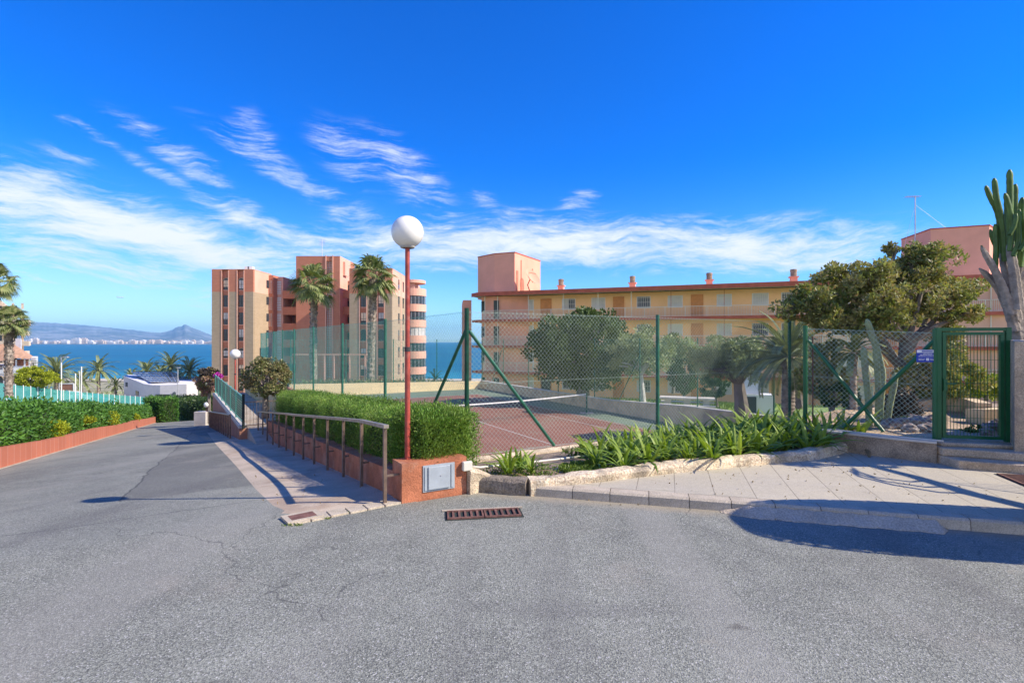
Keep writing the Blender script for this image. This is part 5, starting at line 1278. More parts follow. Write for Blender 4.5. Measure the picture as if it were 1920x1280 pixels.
# ------------------------------------------------------------------ yellow gallery apartment building
fb_ = frame((*B0, 0), eb, nb)
def solve_s(px, tt):
    k = (px-960)/960; return (k*(B0[1]+nb[1]*tt)-B0[0]-nb[0]*tt)/(eb[0]-k*eb[1])
t = thing('apartment_building', (B0[0]+15, B0[1], -4.06), 'long yellow brick apartment block with open galleries, pink stair towers and red slab edges', 'building')
FL = [-4.06, -1.25, 1.55, 4.35]; RZ = 7.3; S0, S1 = -1.0, 60.0; GT = 1.45
MB(fb_).box(5.2, 39.5, GT, 11, -4.3, RZ-.36).build('wall', M['yellow_brick'], t)
# pink ends
MB(fb_).prism([(-.2, .9), (1.4, .35), (3.2, .75), (5.19, GT-.05), (5.19, 11), (-.2, 11)], -4.3, RZ-.36).build('end_wall', M['pink'], t)
MB(fb_).prism([(39.51, GT-.1), (41, .5), (44.5, .3), (52, .3), (60, GT), (60, 11), (39.51, 11)], -4.3, RZ-.36).build('end_wall', M['pink_light'], t)
def slab_poly(o): return [(S0-.3-o*.3, .9), (S0+.8, .12-o), (3, -.0-o), (S1, -.0-o), (S1, 11.2), (S0-.3-o*.3, 11.2)]
for z in FL[1:]:
    MB(fb_).prism(slab_poly(0), z-.22, z).build('gallery_slab', M['soffit'], t)
    P2 = slab_poly(0)[:4]; m_ = MB(fb_); Pw = [tuple(fb_(np.array([(p[0], p[1], 0)]))[0][:2]) for p in P2]
    MB().wall(Pw, .05, z-.25, z+.03, side=.5-1.02).build('slab_edge', M['fascia'], t)
MB(fb_).prism(slab_poly(.25), RZ-.30, RZ).build('roof', M['grey_roof'], t)
Pw = [tuple(fb_(np.array([(p[0], p[1], 0)]))[0][:2]) for p in slab_poly(.25)[:4]]
MB().wall(Pw, .06, RZ-.36, RZ+.05, side=-.52).build('roof_edge', M['fascia'], t)
MB(fb_).box(4, 40, 2.5, 9, RZ, RZ+.28).build('roof_upstand', M['pink'], t)
# thin posts and railings
for i, z in enumerate(FL[1:]):
    zt = (FL[i+2]-.25) if i < 2 else RZ-.36
    m_ = MB(fb_); L0, L1 = .4, S1-.5
    m_.box(L0, L1, .08, .12, z+.98, z+1.02).box(L0, L1, .09, .11, z+.10, z+.13)
    for s in np.arange(L0, 46, .135): m_.box(s-.009, s+.009, .09, .11, z+.13, z+.98)
    for s in np.arange(L0, L1, 1.9): m_.box(s-.022, s+.022, .078, .122, z+.0, z+1.0)
    m_.build('railing', M['white_rail'], t)
    for s in ([.5, 2.0, 5.5, 9.3, 12.9, 16.2] if i == 2 else [.5, 2.0, 6, 11.5]) + ([44.5, 50.5]): MB(fb_).box(s-.03, s+.03, .16, .22, z, zt).build('gallery_post', M['white_rail'], t)
# openings
wins = [(978, 1000, 's'), (1055, 1078, 'w'), (1110, 1134, 's'), (1195, 1219, 'g'), (1253, 1279, 's'), (1345, 1371, 's'), (1411, 1440, 's'), (1466, 1489, 'g'), (1560, 1590, 's'), (1610, 1636, 'w'), (1694, 1725, 's')]
doors = [(1015, 1033), (1151, 1169), (1297, 1317), (1519, 1541), (1655, 1678)]
rw_ = random.Random(4)
for fi, z in enumerate(FL):
    for a, c, k in wins:
        s0, s1 = solve_s(a, GT), solve_s(c, GT)
        if fi == 0 and a > 1640: continue
        kind = k if fi == 3 else rw_.choice('ssgwg'); z0, z1 = z+1.05, z+2.12
        f_ = MB(fb_).box(s0-.05, s1+.05, GT-.04, GT-.002, z0-.05, z0).box(s0-.05, s1+.05, GT-.04, GT-.002, z1, z1+.05).box(s0-.05, s0, GT-.04, GT-.002, z0, z1).box(s1, s1+.05, GT-.04, GT-.002, z0, z1).build('window', M['white'], t)
        if kind == 's': MB(fb_).box(s0, s1, GT-.025, GT-.0021, z0, z1).build('shutter', M['shutter'], f_)
        else:
            MB(fb_).box(s0, s1, GT-.015, GT-.0021, z0, z1).build('pane', M['glass'], f_)
            if kind == 'w': MB(fb_).box(s0, (s0+s1)/2, GT-.026, GT-.0152, z0, z1).build('shutter', M['shutter'], f_)
        m_ = MB(fb_)
        for j in range(7): s = s0+(s1-s0)*(j+.5)/7; m_.box(s-.012, s+.012, GT-.09, GT-.07, z0-.03, z1+.03)
        for zz in (z0+.1, (z0+z1)/2, z1-.1): m_.box(s0-.03, s1+.03, GT-.07, GT-.055, zz-.012, zz+.012)
        m_.build('grille', M['white_rail'], f_)
    for i, (a, c) in enumerate(doors):
        s0, s1 = solve_s(a, GT), solve_s(c, GT)
        dk = fi == 0 and i == 0
        d_ = MB(fb_).box(s0, s1, GT-.05, GT-.002, z+.02, z+2.15).build('door', M['dark_door'] if dk else M['door'], t)
        MB(fb_).box(s0-.08, s0, GT-.06, GT-.002, z+.02, z+2.22).box(s1, s1+.08, GT-.06, GT-.002, z+.02, z+2.22).box(s0, s1, GT-.06, GT-.002, z+2.151, z+2.22).build('door_frame', M['door'], d_)
    # openings in the pink end
    MB(fb_).box(1.5, 2.1, .28, .34, z+.1, z+2.1).build('end_door', M['dark_door'], t)
    f_ = MB(fb_).box(-.15, .5, .72, .78, z+.9, z+2.1).build('window', M['glass'], t)
    MB(fb_).box(46, 47, .24, .298, z+.02, z+2.1).build('end_door', M['dark_door'], t)
# faint downpipes on the facade
for px in (1258, 1358):
    s = solve_s(px, .1); MB(fb_).box(s-.02, s+.02, .13, .17, FL[1], RZ-.4).build('downpipe', M['fascia'], t)
# roof towers
def roofblock(pts, z0, z1, matn, name='stair_tower'):
    return MB().prism(pts, z0, z1).build(name, M[matn], t)
def at(px, d): return ((px-960)/960*d, d)
A_, B_, C_, D_ = at(896, 59.9), at(927, 57.6), at(965, 56.6), at(1013, 62.7)
tw1 = roofblock([A_, B_, C_, D_, at(940, 66)], RZ-.4, 11.8, 'pink')
MB().wall([A_, B_, C_, D_], .1, 11.802, 11.9).build('cap', M['fascia'], tw1)
ed = np.array(D_)-np.array(C_); el_ = np.linalg.norm(ed); ed /= el_; ft = frame((*C_, 0), ed, np.array((-ed[1], ed[0])))
MB(ft).box(.35, .85, -.03, .05, RZ+.1, 9.9).build('recess', M['brown_wall'], tw1)
MB(ft).box(1.5, 1.62, -.05, .0, RZ+.1, 11.2).build('pipe', M['fascia'], tw1)
MB(ft).box(4.5, 4.7, -.05, .0, 9.0, 10.6).build('slot', M['brown_wall'], tw1)
m_ = MB(ft); n_a = [(1.8+.5*math.cos(R(a)), RZ+.1+1.3+.5*math.sin(R(a))) for a in range(0, 181, 20)]
for (x0, z0), (x1, z1) in zip(n_a[:-1], n_a[1:]): m_.box(min(x0, x1)+.001, max(x0, x1), -.04, .0, RZ+.1, (z0+z1)/2)
m_.build('arched_opening', M['brown_wall'], tw1)
# satellite dish
c = np.array(W(995, 522, 56.0)); dr = np.array((.66, -.50, .55)); dr /= np.linalg.norm(dr)
a1_ = np.cross(dr, (0, 0, 1)); a1_ /= np.linalg.norm(a1_); a2_ = np.cross(dr, a1_); v = []; n1_ = 20
for i in range(7):
    r_ = 1.05*i/6+.001
    for j in range(n1_): q = 2*math.pi*j/n1_; v.append(c+a1_*r_*math.cos(q)+a2_*r_*math.sin(q)+dr*(r_*r_*.35))
m_ = MB().add(v, [(i*n1_+j, i*n1_+(j+1) % n1_, (i+1)*n1_+(j+1) % n1_, (i+1)*n1_+j) for i in range(6) for j in range(n1_)])
ds_ = m_.build('satellite_dish', M['pink'], t, smooth=True)
MB().tube([c-dr*.05, c-dr*.5+np.array((0, 0, -.4)), (c[0], c[1]+.4, RZ)], .06, 6).tube([c-a2_*.9, c+dr*.8], .03, 5).build('mount', M['brown_wall'], ds_)
E_, F_, G_, H_ = at(1690, 49.5), at(1745, 44.9), at(1855, 43.4), at(1905, 50)
tw2 = roofblock([E_, F_, G_, H_, at(1800, 55)], RZ-.4, 11.8, 'pink')
MB().wall([E_, F_, G_, H_], .1, 11.802, 11.9).build('cap', M['fascia'], tw2)
# antenna with guy wires
c = W(1716, 440, 46); top = W(1716, 367, 46)
an = MB().tube([(c[0], c[1], RZ), top], .05, 5); an.tube([top+(-.9, 0, -.1), top+(.5, 0, -.05)], .03, 4)
for k in range(6): x = -.8+k*.22; an.tube([top+(x, -.35, -.1), top+(x, .35, -.1)], .02, 3)
an.tube([top+(0, 0, -.8), (c[0]-3, c[1]-2, RZ+1)], .01, 3).tube([top+(0, 0, -.8), (c[0]+3, c[1]-2, RZ+3)], .01, 3)
an.build('antenna', M['silver'], t)
# chimneys
for px in (1052, 1186, 1330, 1488):
    s = solve_s(px, 4.0); ch = MB(fb_).box(s-.3, s+.3, 3.7, 4.3, RZ, RZ+.85).box(s-.42, s+.42, 3.58, 4.42, RZ+.851, RZ+.93).build('chimney', M['pink'], t)
    p = fb_(np.array([(s, 4.0, 0)]))[0]; MB().lathe((p[0], p[1], RZ), [(.27, .93), (.29, 1.2), (.27, 1.25), (.31, 1.5), (.28, 1.62), (.01, 1.66)], 14).build('cowl', M['dark_wall'], ch)
# the low volume beyond the left end
MB().prism([at(868, 62), at(884, 62), at(884, 70), at(866, 70)], -6, 7.0).build('rear_wing', M['pink'], t)

# ------------------------------------------------------------------ red and beige tower block
t = thing('apartment_tower', (-32, 82, -8), 'tall apartment tower of red and beige brick with arched top windows above the sea', 'building')
ZB = -9.0
aw_r = random.Random(3)
def arch_window(fr, s0, s1, z0, z1, arch, par, y=0.0, depth=.05):
    w = MB(fr); sm = (s0+s1)/2; hw = (s1-s0)/2
    if arch:
        zs = z1-hw*1.1; pr = [(s0, z0), (s1, z0), (s1, zs)] + [(sm+hw*1.12*math.cos(R(a)), zs+hw*1.1*math.sin(R(a))) for a in range(10, 171, 20)] + [(s0, zs)]
    else: pr = [(s0, z0), (s1, z0), (s1, z1), (s0, z1)]
    n = len(pr); v = [(a, y-depth, c) for a, c in pr]+[(a, y-.002, c) for a, c in pr]
    w.add(v, [(i, (i+1) % n, n+(i+1) % n, n+i) for i in range(n)]); w.F.append(np.array([list(range(n))])+w.n-2*n)
    g = w.build('window', M['glass'], par)
    m_ = MB(fr).box(sm-.03, sm+.03, y-depth-.03, y-depth-.002, z0, z1-.05).box(s0, s1, y-depth-.03, y-depth-.002, z0+(z1-z0)*.45, z0+(z1-z0)*.45+.06)
    m_.build('frame', M['dark_door'], g)
    if aw_r.random() < .55:
        hh = (z1-z0)*aw_r.uniform(.3, .75); top_ = z1-(.35 if arch else .03)
        MB(fr).box(s0+.04, s1-.04, y-depth-.028, y-depth-.003, max(z0, top_-hh), top_).build('blind', M[aw_r.choice(('shutter', 'soffit'))], g)
    if arch:
        rim = MB(fr)
        for a in range(0, 180, 20):
            q0 = (sm+hw*1.2*math.cos(R(a)), zs+hw*1.2*math.sin(R(a))); q1 = (sm+hw*1.2*math.cos(R(a+20)), zs+hw*1.2*math.sin(R(a+20)))
            rim.box(min(q0[0], q1[0])-.05, max(q0[0], q1[0])+.05, y-.09, y-.0521, min(q0[1], q1[1])-.05, max(q0[1], q1[1])+.05) if False else rim.tube([(q0[0], y-.06, q0[1]), (q1[0], y-.06, q1[1])], .07, 5)
        rim.build('arch_rim', M['beige_brick'], g)
rows_y = [(521, 543, 1), (553, 575, 0), (586, 608, 0), (617, 639, 0), (653, 671, 1), (684, 704, 0), (715, 733, 0)]
def wing(d, pxl, pxr, bays, arch_rows, back, top=13.1, band=9.75):
    x0, x1 = (pxl-960)/960*d, (pxr-960)/960*d; fr = frame((x0, d, 0), (1, 0), (0, 1)); w = x1-x0
    body = MB(fr).box(0.03, w-.03, .35, back, ZB, top).build('body', M['red_brick'], t)
    bx = [((a-960)/960*d-x0, (c-960)/960*d-x0) for a, c in bays]
    edges = [0] + [e for ab in bx for e in ab] + [w]
    for i in range(0, len(edges), 2):
        a, c = edges[i], edges[i+1]
        MB(fr).box(a, c, 0, .349, ZB, band).build('brick_pier', M['beige_brick'], t)
        MB(fr).box(a, c, 0, .349, band+.001, top+.12).build('top_pier', M['red_brick'], t)
        # thin pink jamb strips
        for e in (a, c):
            if 0 < e < w: MB(fr).box(e-.06, e+.06, -.05, -.001, ZB, top).build('jamb_strip', M['pink_light'], t)
    # splayed inner pier making the diagonal shade lines
    for (a, c) in bx:
        for (ya, yb, ar) in rows_y:
            z1 = 2-(ya-640)/960*d; z0 = 2-(yb-640)/960*d
            if d < 79.5: z1 += .0
            arch_window(fr, a+.12, c-.12, z0, z1, ar if arch_rows is None else (rows_y.index((ya, yb, ar)) in arch_rows), t, y=.35)
            MB(fr).box(a+.07, c-.07, .25, .348, z0-.14, z0-.02).build('sill', M['pink_light'], t)
    # right hand side cladding
    sd = MB(fr).box(w-.029, w+.02, .36, back, ZB, band).build('side_wall', M['beige_brick'], t)
    MB(fr).box(w-.029, w+.02, .36, back, band+.001, top+.12).build('side_top', M['pink_light'], t)
    MB(fr).box(-.02, w+.05, .0, back, top+.121, top+.2).build('parapet_cap', M['pink_light'], t)
    return fr, w
frL, wL = wing(80.0, 397, 475, [(415.5, 428.5), (444.5, 457.5)], None, 6.0)
for z1_ in (12.9-2.75*i for i in range(7)):    # narrow side windows
    MB(frL).box(wL+.021, wL+.05, 4.2, 5.2, z1_-2.1, z1_-.8).build('side_window', M['glass'], t)
# stepped bays to the right of the left wing
def blk(pxa, pxb, d0, d1, z0, z1, matn, name):
    x0, x1 = (pxa-960)/960*d0, (pxb-960)/960*d0; return MB().box(x0, x1, d0, d1, z0, z1).build(name, M[matn], t)
blk(497, 512.5, 85.0, 92, ZB, 13.0, 'red_brick', 'bay')
blk(512.6, 531, 86.5, 92, ZB, 12.9, 'pink_light', 'bay')
blk(531.1, 566, 90.0, 96, ZB, 12.3, 'brown_wall', 'bay')
for i in range(7):
    zt_ = 12.3-2.75*i
    g = blk(500.5, 510.5, 84.95, 84.99, zt_-2.35, zt_-.15, 'shutter', 'glass_block_panel')
    m_ = MB(); x0, x1 = (500.5-960)/960*84.9, (510.5-960)/960*84.9
    for k in range(5): x = x0+(x1-x0)*k/4; m_.box(x-.04, x+.04, 84.88, 84.945, zt_-2.35, zt_-.15)
    for k in range(8): z = zt_-2.35+2.2*k/7; m_.box(x0, x1, 84.875, 84.94, z-.03, z+.03)
    m_.build('mullions', M['red_brick'], g)
    x0, x1 = (515-960)/960*86.4, (527-960)/960*86.4
    m_ = MB()
    for k in range(8): z = zt_-2.3+.28*k; m_.box(x0, x1, 86.38, 86.49, z, z+.17)
    m_.build('louvre_panel', M['white'], t)
    # balconies
    x0, x1 = (529-960)/960*86, (568-960)/960*86
    MB().box(x0, x1, 86.2, 86.5, zt_-3.05, zt_-1.75).build('balcony_parapet', M['red_brick'], t)
    MB().box(x0, x1, 86.5, 90, zt_-3.05, zt_-2.85).build('balcony_floor', M['pink_light'], t)
    g = MB().box(x0+.8, x1-.3, 89.93, 89.99, zt_-2.8, zt_-.6).build('balcony_window', M['glass'], t)
    # right recess
    x0, x1 = (640-960)/960*86, (657-960)/960*86
    MB().box(x0, x1, 85.6, 85.9, zt_-3.05, zt_-1.75).build('balcony_parapet', M['red_brick'], t)
    MB().box(x0, x1, 87.93, 87.99, zt_-1.7, zt_-.6).build('balcony_window', M['glass'], t)
# core
x0, x1, xm0, xm1 = [(p-960)/960*84 for p in (555, 637, 611, 624)]
MB().box(x0, xm0, 84, 92, ZB, 16).build('core', M['red_brick'], t)
MB().box(xm1, x1, 84, 92, ZB, 16).build('core', M['red_brick'], t)
MB().box(xm0, xm1, 84.4, 92, ZB, 15.2).build('core', M['shutter'], t)
MB().box(xm0, xm1, 84, 92, 15.2, 16).build('core', M['red_brick'], t)
m_ = MB()
for k in range(5): x = xm0+(xm1-xm0)*k/4; m_.box(x-.035, x+.035, 84.3, 84.395, ZB, 15.2)
for k in range(60): z = 15.2-.4*k; m_.box(xm0, xm1, 84.31, 84.39, z-.03, z+.03)
m_.build('stair_glazing_bars', M['red_brick'], t)
for x in (xm0, xm1): MB().box(x-.08, x+.08, 83.9, 83.999, ZB, 16.1).build('jamb_strip', M['pink_light'], t)
MB().box(x1+.001, x1+.04, 84.01, 89.5, ZB, 16).build('side_wall', M['pink_light'], t)
blk(637.5, 662, 88, 94, ZB, 12.4, 'brown_wall', 'link')
MB().box((642-960)/960*86, (649-960)/960*86, 85.5, 87, 13, 15.3).build('roof_box', M['pink_light'], t)
c = W(604, 500, 86); top = W(604, 449, 86)
an = MB().tube([(c[0], c[1], 16), top], .05, 4)
for k in range(4): an.tube([top+(-.5, 0, -.25*k-.1), top+(.5, 0, -.25*k-.1)], .025, 3)
an.build('antenna', M['silver'], t)
for px in (414, 462, 468): c = W(px, 505, 82); MB().box(c[0]-.3, c[0]+.4, 82, 82.8, 13.2, 13.2+(.35 if px < 440 else .8)).build('roof_vent', M['white'], t)
frR, wR = wing(79.0, 655, 735, [(674, 687.5), (707, 720.5)], (0, 3, 6), 9.6, band=9.4)
for z1_ in (12.6-2.75*i for i in range(7)):
    for y_ in (4.2, 7.6): MB(frR).box(wR+.021, wR+.05, y_, y_+.9, z1_-2.2, z1_-.5).build('side_window', M['glass'], t)
    MB(frR).box(wR+.021, wR+.09, 6.2, 6.5, ZB, 13).build('side_strip', M['pink_light'], t) if z1_ > 12 else None
# round balconies
cx_, cy_ = (772-960)/960*92, 93.0; Rb = 2.3
MB().box(cx_-3.5, cx_+.6, 91.2, 97, ZB, 12.4).build('balcony_core', M['pink_light'], t)
def halfround(r, z0, z1, matn, name, seg=22, par=None):
    P = [(cx_+r*math.cos(R(a)), cy_+r*1.0*math.sin(R(a))) for a in np.linspace(-150, 110, seg)]
    return MB().wall(P, .16, z0, z1).build(name, M[matn], par or t)
for i in range(7):
    zf = 12.6-2.8*i-1.2
    P = [(cx_+Rb*math.cos(R(a)), cy_+Rb*math.sin(R(a))) for a in np.linspace(-150, 110, 22)]+[(cx_-1, cy_+2)]
    MB().prism(P, zf-1.2, zf-1.0).build('balcony_floor', M['pink_light'], t)
    halfround(Rb+.02, zf-1.25, zf+.05, 'pink_light', 'round_parapet')
    if i: g = halfround(Rb-.12, zf+.06, zf+1.5, 'glass' if i not in (3,) else 'shutter', 'balcony_glazing')
    if i:
        m_ = MB()
        for a in np.linspace(-140, 90, 14): m_.tube([(cx_+(Rb-.02)*math.cos(R(a)), cy_+(Rb-.02)*math.sin(R(a)), zf+.06), (cx_+(Rb-.02)*math.cos(R(a)), cy_+(Rb-.02)*math.sin(R(a)), zf+1.5)], .04, 4)
        m_.build('glazing_bars', M['silver'], g)
P = [(cx_+Rb*math.cos(R(a)), cy_+Rb*math.sin(R(a))) for a in np.linspace(-150, 110, 22)]+[(cx_-1, cy_+2)]
MB().prism(P, 12.45, 13.0).build('round_roof', M['pink_light'], t)
# pergola frame at its foot
t = thing('pergola', (-27, 70, -6), 'long pale pergola beam on posts at the foot of the brick tower', 'pergola')
a, c = W(548, 664.5, 66), W(688, 664.5, 66)
MB().box(a[0], c[0], 66, 66.15, a[2]-.08, a[2]+.08).build('beam', M['pink_light'], t)
for px in (608, 626, 655, 684): p = W(px, 665, 66); MB().box(p[0]-.07, p[0]+.07, 66, 66.14, ZB+2, p[2]-.081).build('post', M['pink_light'], t)

# ------------------------------------------------------------------ left side town
t = thing('seaside_tower', (-125, 120, -11), 'cream apartment tower with stacked balconies behind the left palms', 'building')
d = 118; x0, x1 = (-60-960)/960*d, (52-960)/960*d; fv = frame((0, d, 0), (1, 0), (-.9, 1)); d = 0
MB(fv).box(x0, x1-2.5, d, d+14, -12, 10.2).build('body', M['glass'], t)
MB(fv).box(x0, x1-6, d-.4, d+15, 10.2, 11.4).build('roof', M['soffit'], t)
for i in range(7):
    z = 8.6-2.45*i; x1i = x1 + (0.3 if i % 2 else 0)
    MB(fv).box(x0, x1i-(1.8 if i == 0 else 0), d-1.6, d-.01, z-.25, z+.85).build('balcony', M['soffit'], t)
    MB(fv).box(x1i-(1.8 if i == 0 else 0)-2.2, x1i-(1.8 if i == 0 else 0), d+.0, d+11, z-.25, z+.85).build('side_balcony', M['soffit'], t)
    m_ = MB(fv)
    for k in range(12): x = x1-1-k*2.2; m_.box(x-.5, x+.1, d-.3, d-.01, z+.851, z+2.19)
    m_.build('mullions', M['soffit'], t)
t = thing('villa', (-80, 80, -8), 'cream villa with an orange tiled hip roof and a shaded terrace at the left edge', 'house')
d = 76; X = lambda px: (px-960)/960*76; Z = lambda py: 2-(py-640)/960*76; fvl = frame((0, d, 0), (1, 0), (-.88, 1)); d = 0; MB0 = MB; MB = lambda fr=None: MB0(fr if fr is not None else fvl)
MB().box(X(-40), X(56), d+1.8, d+10, -8, Z(688)).build('wall', M['lilac_white'], t)
MB().box(X(-40), X(56), d, d+1.8, -8, Z(700)).build('wall', M['lilac_white'], t)
MB().box(X(-40), X(57), d-.1, d+1.8, Z(699.9), Z(693)).build('terrace_edge', M['white'], t)
m_ = MB(); e0, e1_ = Z(672), Z(646)
m_.add([(X(-60), d-.3, Z(689)), (X(30), d-.3, Z(671)), (X(56), d-.3, Z(673)), (X(56), d+9, Z(671)), (X(22), d+3, Z(645)), (X(-60), d+3, Z(645))], [(0, 1, 4, 5)]); m_.F.append(np.array([(1, 2, 4), (2, 3, 4)]))
m_.add([(X(22), d+3, Z(645)), (X(-60), d+3, Z(645)), (X(-60), d+9, Z(671)), (X(56), d+9, Z(671))], [(0, 3, 2, 1)])
m_.build('roof', M['tile_roof'], t)
MB().box(X(6), X(54), d+1.7, d+1.79, Z(691), Z(674)).build('terrace_opening', M['brown_wall'], t)
for px in (14, 30, 46, 55): MB().box(X(px)-.12, X(px)+.12, d+.1, d+.35, Z(693), Z(674)).build('column', M['white'], t)
MB().box(X(5), X(55), d+.0, d+.12, Z(693), Z(686)).build('balustrade', M['white'], t)
MB().box(X(56.5), X(66), d+2, d+9, -8, Z(671)).build('tower_wall', M['white'], t)
MB().box(X(60), X(62), d+1.95, d+1.999, Z(694), Z(681)).build('slit_window', M['glass'], t)
MB().box(X(22), X(33), d+6, d+8, Z(660), Z(634)).build('chimney', M['white'], t)
MB = MB0
arch_window(frame((X(-4), 76, 0), (1, 0), (0, 1)), 0, .8, Z(718), Z(705), 1, t, y=0)
# white building with solar roof
t = thing('beach_building', (-52, 78, -8), 'low white modern building with dark solar panels on its tilted roof', 'building')
def wp(px, py, d): return tuple(W(px, py, d))
q = [(232, 84), (254, 79.5), (270, 76.5), (284, 75.4), (300, 75), (350, 75), (371, 80), (372, 90), (240, 92)]
ztops = [2-(y-640)/960*d_ for y, d_ in [(704.5, 84), (713, 79.5), (719.5, 76.5), (721.6, 75.4), (721.8, 75), (720, 75), (718.5, 80), (707, 90), (702, 92)]]
ztops = [float(z_) for z_ in ztops]
pq = [at(a_, c_) for a_, c_ in q]
MB().prism(pq[::1], -8.5, ztops).build('wall', M['lilac_white'], t)
def roofz(x, y): return np.interp(y, [75, 91], [ztops[4]+.03, ztops[4]+1.05])
p4 = [at(283, 76.4), at(336, 76.6), at(331, 88), at(246, 88.5)]
v = [(x, y, roofz(x, y)+.22) for x, y in p4]
m_ = MB().add(v+[(x, y, z-.08) for x, y, z in v], [(0, 1, 2, 3), (7, 6, 5, 4), (0, 4, 5, 1), (1, 5, 6, 2), (2, 6, 7, 3), (3, 7, 4, 0)]); sol = m_.build('solar_array', M['solar'], t)
m_ = MB(); v = np.array(v)
for k in range(9): a_ = v[0]+(v[1]-v[0])*k/8; c_ = v[3]+(v[2]-v[3])*k/8; m_.tube([a_+(0, 0, .02), c_+(0, 0, .02)], .05, 4)
for k in range(6): a_ = v[0]+(v[3]-v[0])*k/5; c_ = v[1]+(v[2]-v[1])*k/5; m_.tube([a_+(0, 0, .02), c_+(0, 0, .02)], .05, 4)
m_.build('panel_frames', M['silver'], sol)
fs_ = frame((*at(232, 84), 0), (np.array(at(254, 79.5))-np.array(at(232, 84)))/np.linalg.norm(np.array(at(254, 79.5))-np.array(at(232, 84))))
dW = np.array((np.array(at(254, 79.5))-np.array(at(232, 84)))); dW /= np.linalg.norm(dW); fs_ = frame((*at(232, 84), 0), dW, np.array((-dW[1], dW[0])))
MB(fs_).box(1.2, 2.4, -.05, .02, -5.3, -4.6).build('window', M['glass'], t)
dV = np.array(at(270, 76.5))-np.array(at(254, 79.5)); dV /= np.linalg.norm(dV); f2_ = frame((*at(254, 79.5), 0), dV, np.array((-dV[1], dV[0])))
MB(f2_).box(.2, 1.8, -.05, .02, -6.3, -5.6).build('window', M['glass'], t)
MB().box((292-960)/960*75, (320-960)/960*75, 74.93, 74.999, -8, Z_ := 2-(739-640)/960*75).build('opening', M['glass'], t)
MB().tube([wp(327, 738, 74.9), wp(327, 738, 75.1)], .28, 12).build('round_window', M['glass'], t)
# glass windbreak
gtop = [(-10, 716), (22, 721), (81, 728), (125, 733), (164, 736), (205, 739.5), (240, 742), (270, 744.5), (291, 746.5)]
gl_ = bpy.data.materials.new('windbreak_glass'); gl_.use_nodes = True; g_nt = gl_.node_tree; g_nt.nodes.clear(); gb_ = NB(g_nt)
tr = gb_.n('ShaderNodeBsdfTransparent'); tr.inputs[0].default_value = (.62, .86, .84, 1); gg = gb_.n('ShaderNodeBsdfPrincipled'); gg.inputs['Base Color'].default_value = (.10, .42, .40, 1); gg.inputs['Roughness'].default_value = .15
mx = gb_.n('ShaderNodeMixShader'); mx.inputs[0].default_value = .42; g_nt.links.new(tr.outputs[0], mx.inputs[1]); g_nt.links.new(gg.outputs[0], mx.inputs[2]); oo = gb_.n('ShaderNodeOutputMaterial'); g_nt.links.new(mx.outputs[0], oo.inputs[0])
M['windbreak'] = gl_
t = thing('glass_windbreak', wp(160, 760, 58), 'long teal glass windbreak panels between white posts above the left hedge', 'fence')
gd_ = np.interp([g[0] for g in gtop], [-10, 291], [52, 72]); n_p = 26
for i in range(n_p):
    pa = -10+301*(i/n_p)**.8; pb_ = -10+301*((i+1)/n_p)**.8
    A3, B3 = [W(p, np.interp(p, [g[0] for g in gtop], [g[1] for g in gtop]), np.interp(p, [-10, 291], [52, 72])) for p in (pa, pb_)]
    MB().wall([A3[:2]+(B3-A3)[:2]*.03, B3[:2]-(B3-A3)[:2]*.03], .03, [A3[2]-1.9, B3[2]-1.9], [A3[2], B3[2]]).build('glass_panel', M['windbreak'], t)
    MB().box(A3[0]-.035, A3[0]+.035, A3[1]-.03, A3[1]+.03, A3[2]-2.3, A3[2]+.1).build('post', M['white'], t)
# white poles
for k, (px, ya, yb, d_, lab) in enumerate([(115, 670, 758, 60, 'white lamp pole with a small arm beside the bushy date palm'), (141.5, 700, 762, 62, 'short thin white pole, left of the close pair'), (149.5, 696, 762, 62, 'left white pole of the close pair'), (152.8, 687, 762, 62, 'right and taller white pole of the close pair'), (333.5, 690, 752, 70, 'slim grey lamp pole in front of the white solar building')]):
    a_, c_ = W(px, yb, d_), W(px, ya, d_)
    if k in (0, 4):
        t = thing('lamp_pole', tuple(a_), lab, 'lamp pole'); MB().tube([a_, c_], .06, 8).build('pole', M['white'] if k == 0 else M['silver'], t)
        e_ = 1 if k == 0 else 0
        MB().tube([c_, c_+np.array((.7*e_, -.1, .05)), c_+np.array((.9*e_+.1, -.1, .0))], .05, 6).box(c_[0]+.5*e_-.15, c_[0]+.5*e_+.35, c_[1]-.2, c_[1]+.05, c_[2]+.02, c_[2]+.12).build('lamp_head', M['silver'], t)
    else: MB().tube([a_, c_], .055, 8).build('flagpole', M['white'], label=lab, cat='pole')
t = thing('beach_sign', wp(124, 742, 64), 'brown beach sign board in a white frame beside the lamp pole', 'sign')
a_, c_ = W(112, 731, 64), W(137, 720, 64)
MB().box(a_[0], c_[0], 64, 64.05, a_[2], c_[2]).build('board', M['brown_wall'], t)
MB().box(a_[0]-.1, a_[0], 63.97, 64.08, a_[2]-2, c_[2]+.1).box(c_[0], c_[0]+.1, 63.97, 64.08, a_[2]-2, c_[2]+.1).box(a_[0], c_[0], 63.97, 64.08, c_[2], c_[2]+.1).build('frame', M['white'], t)
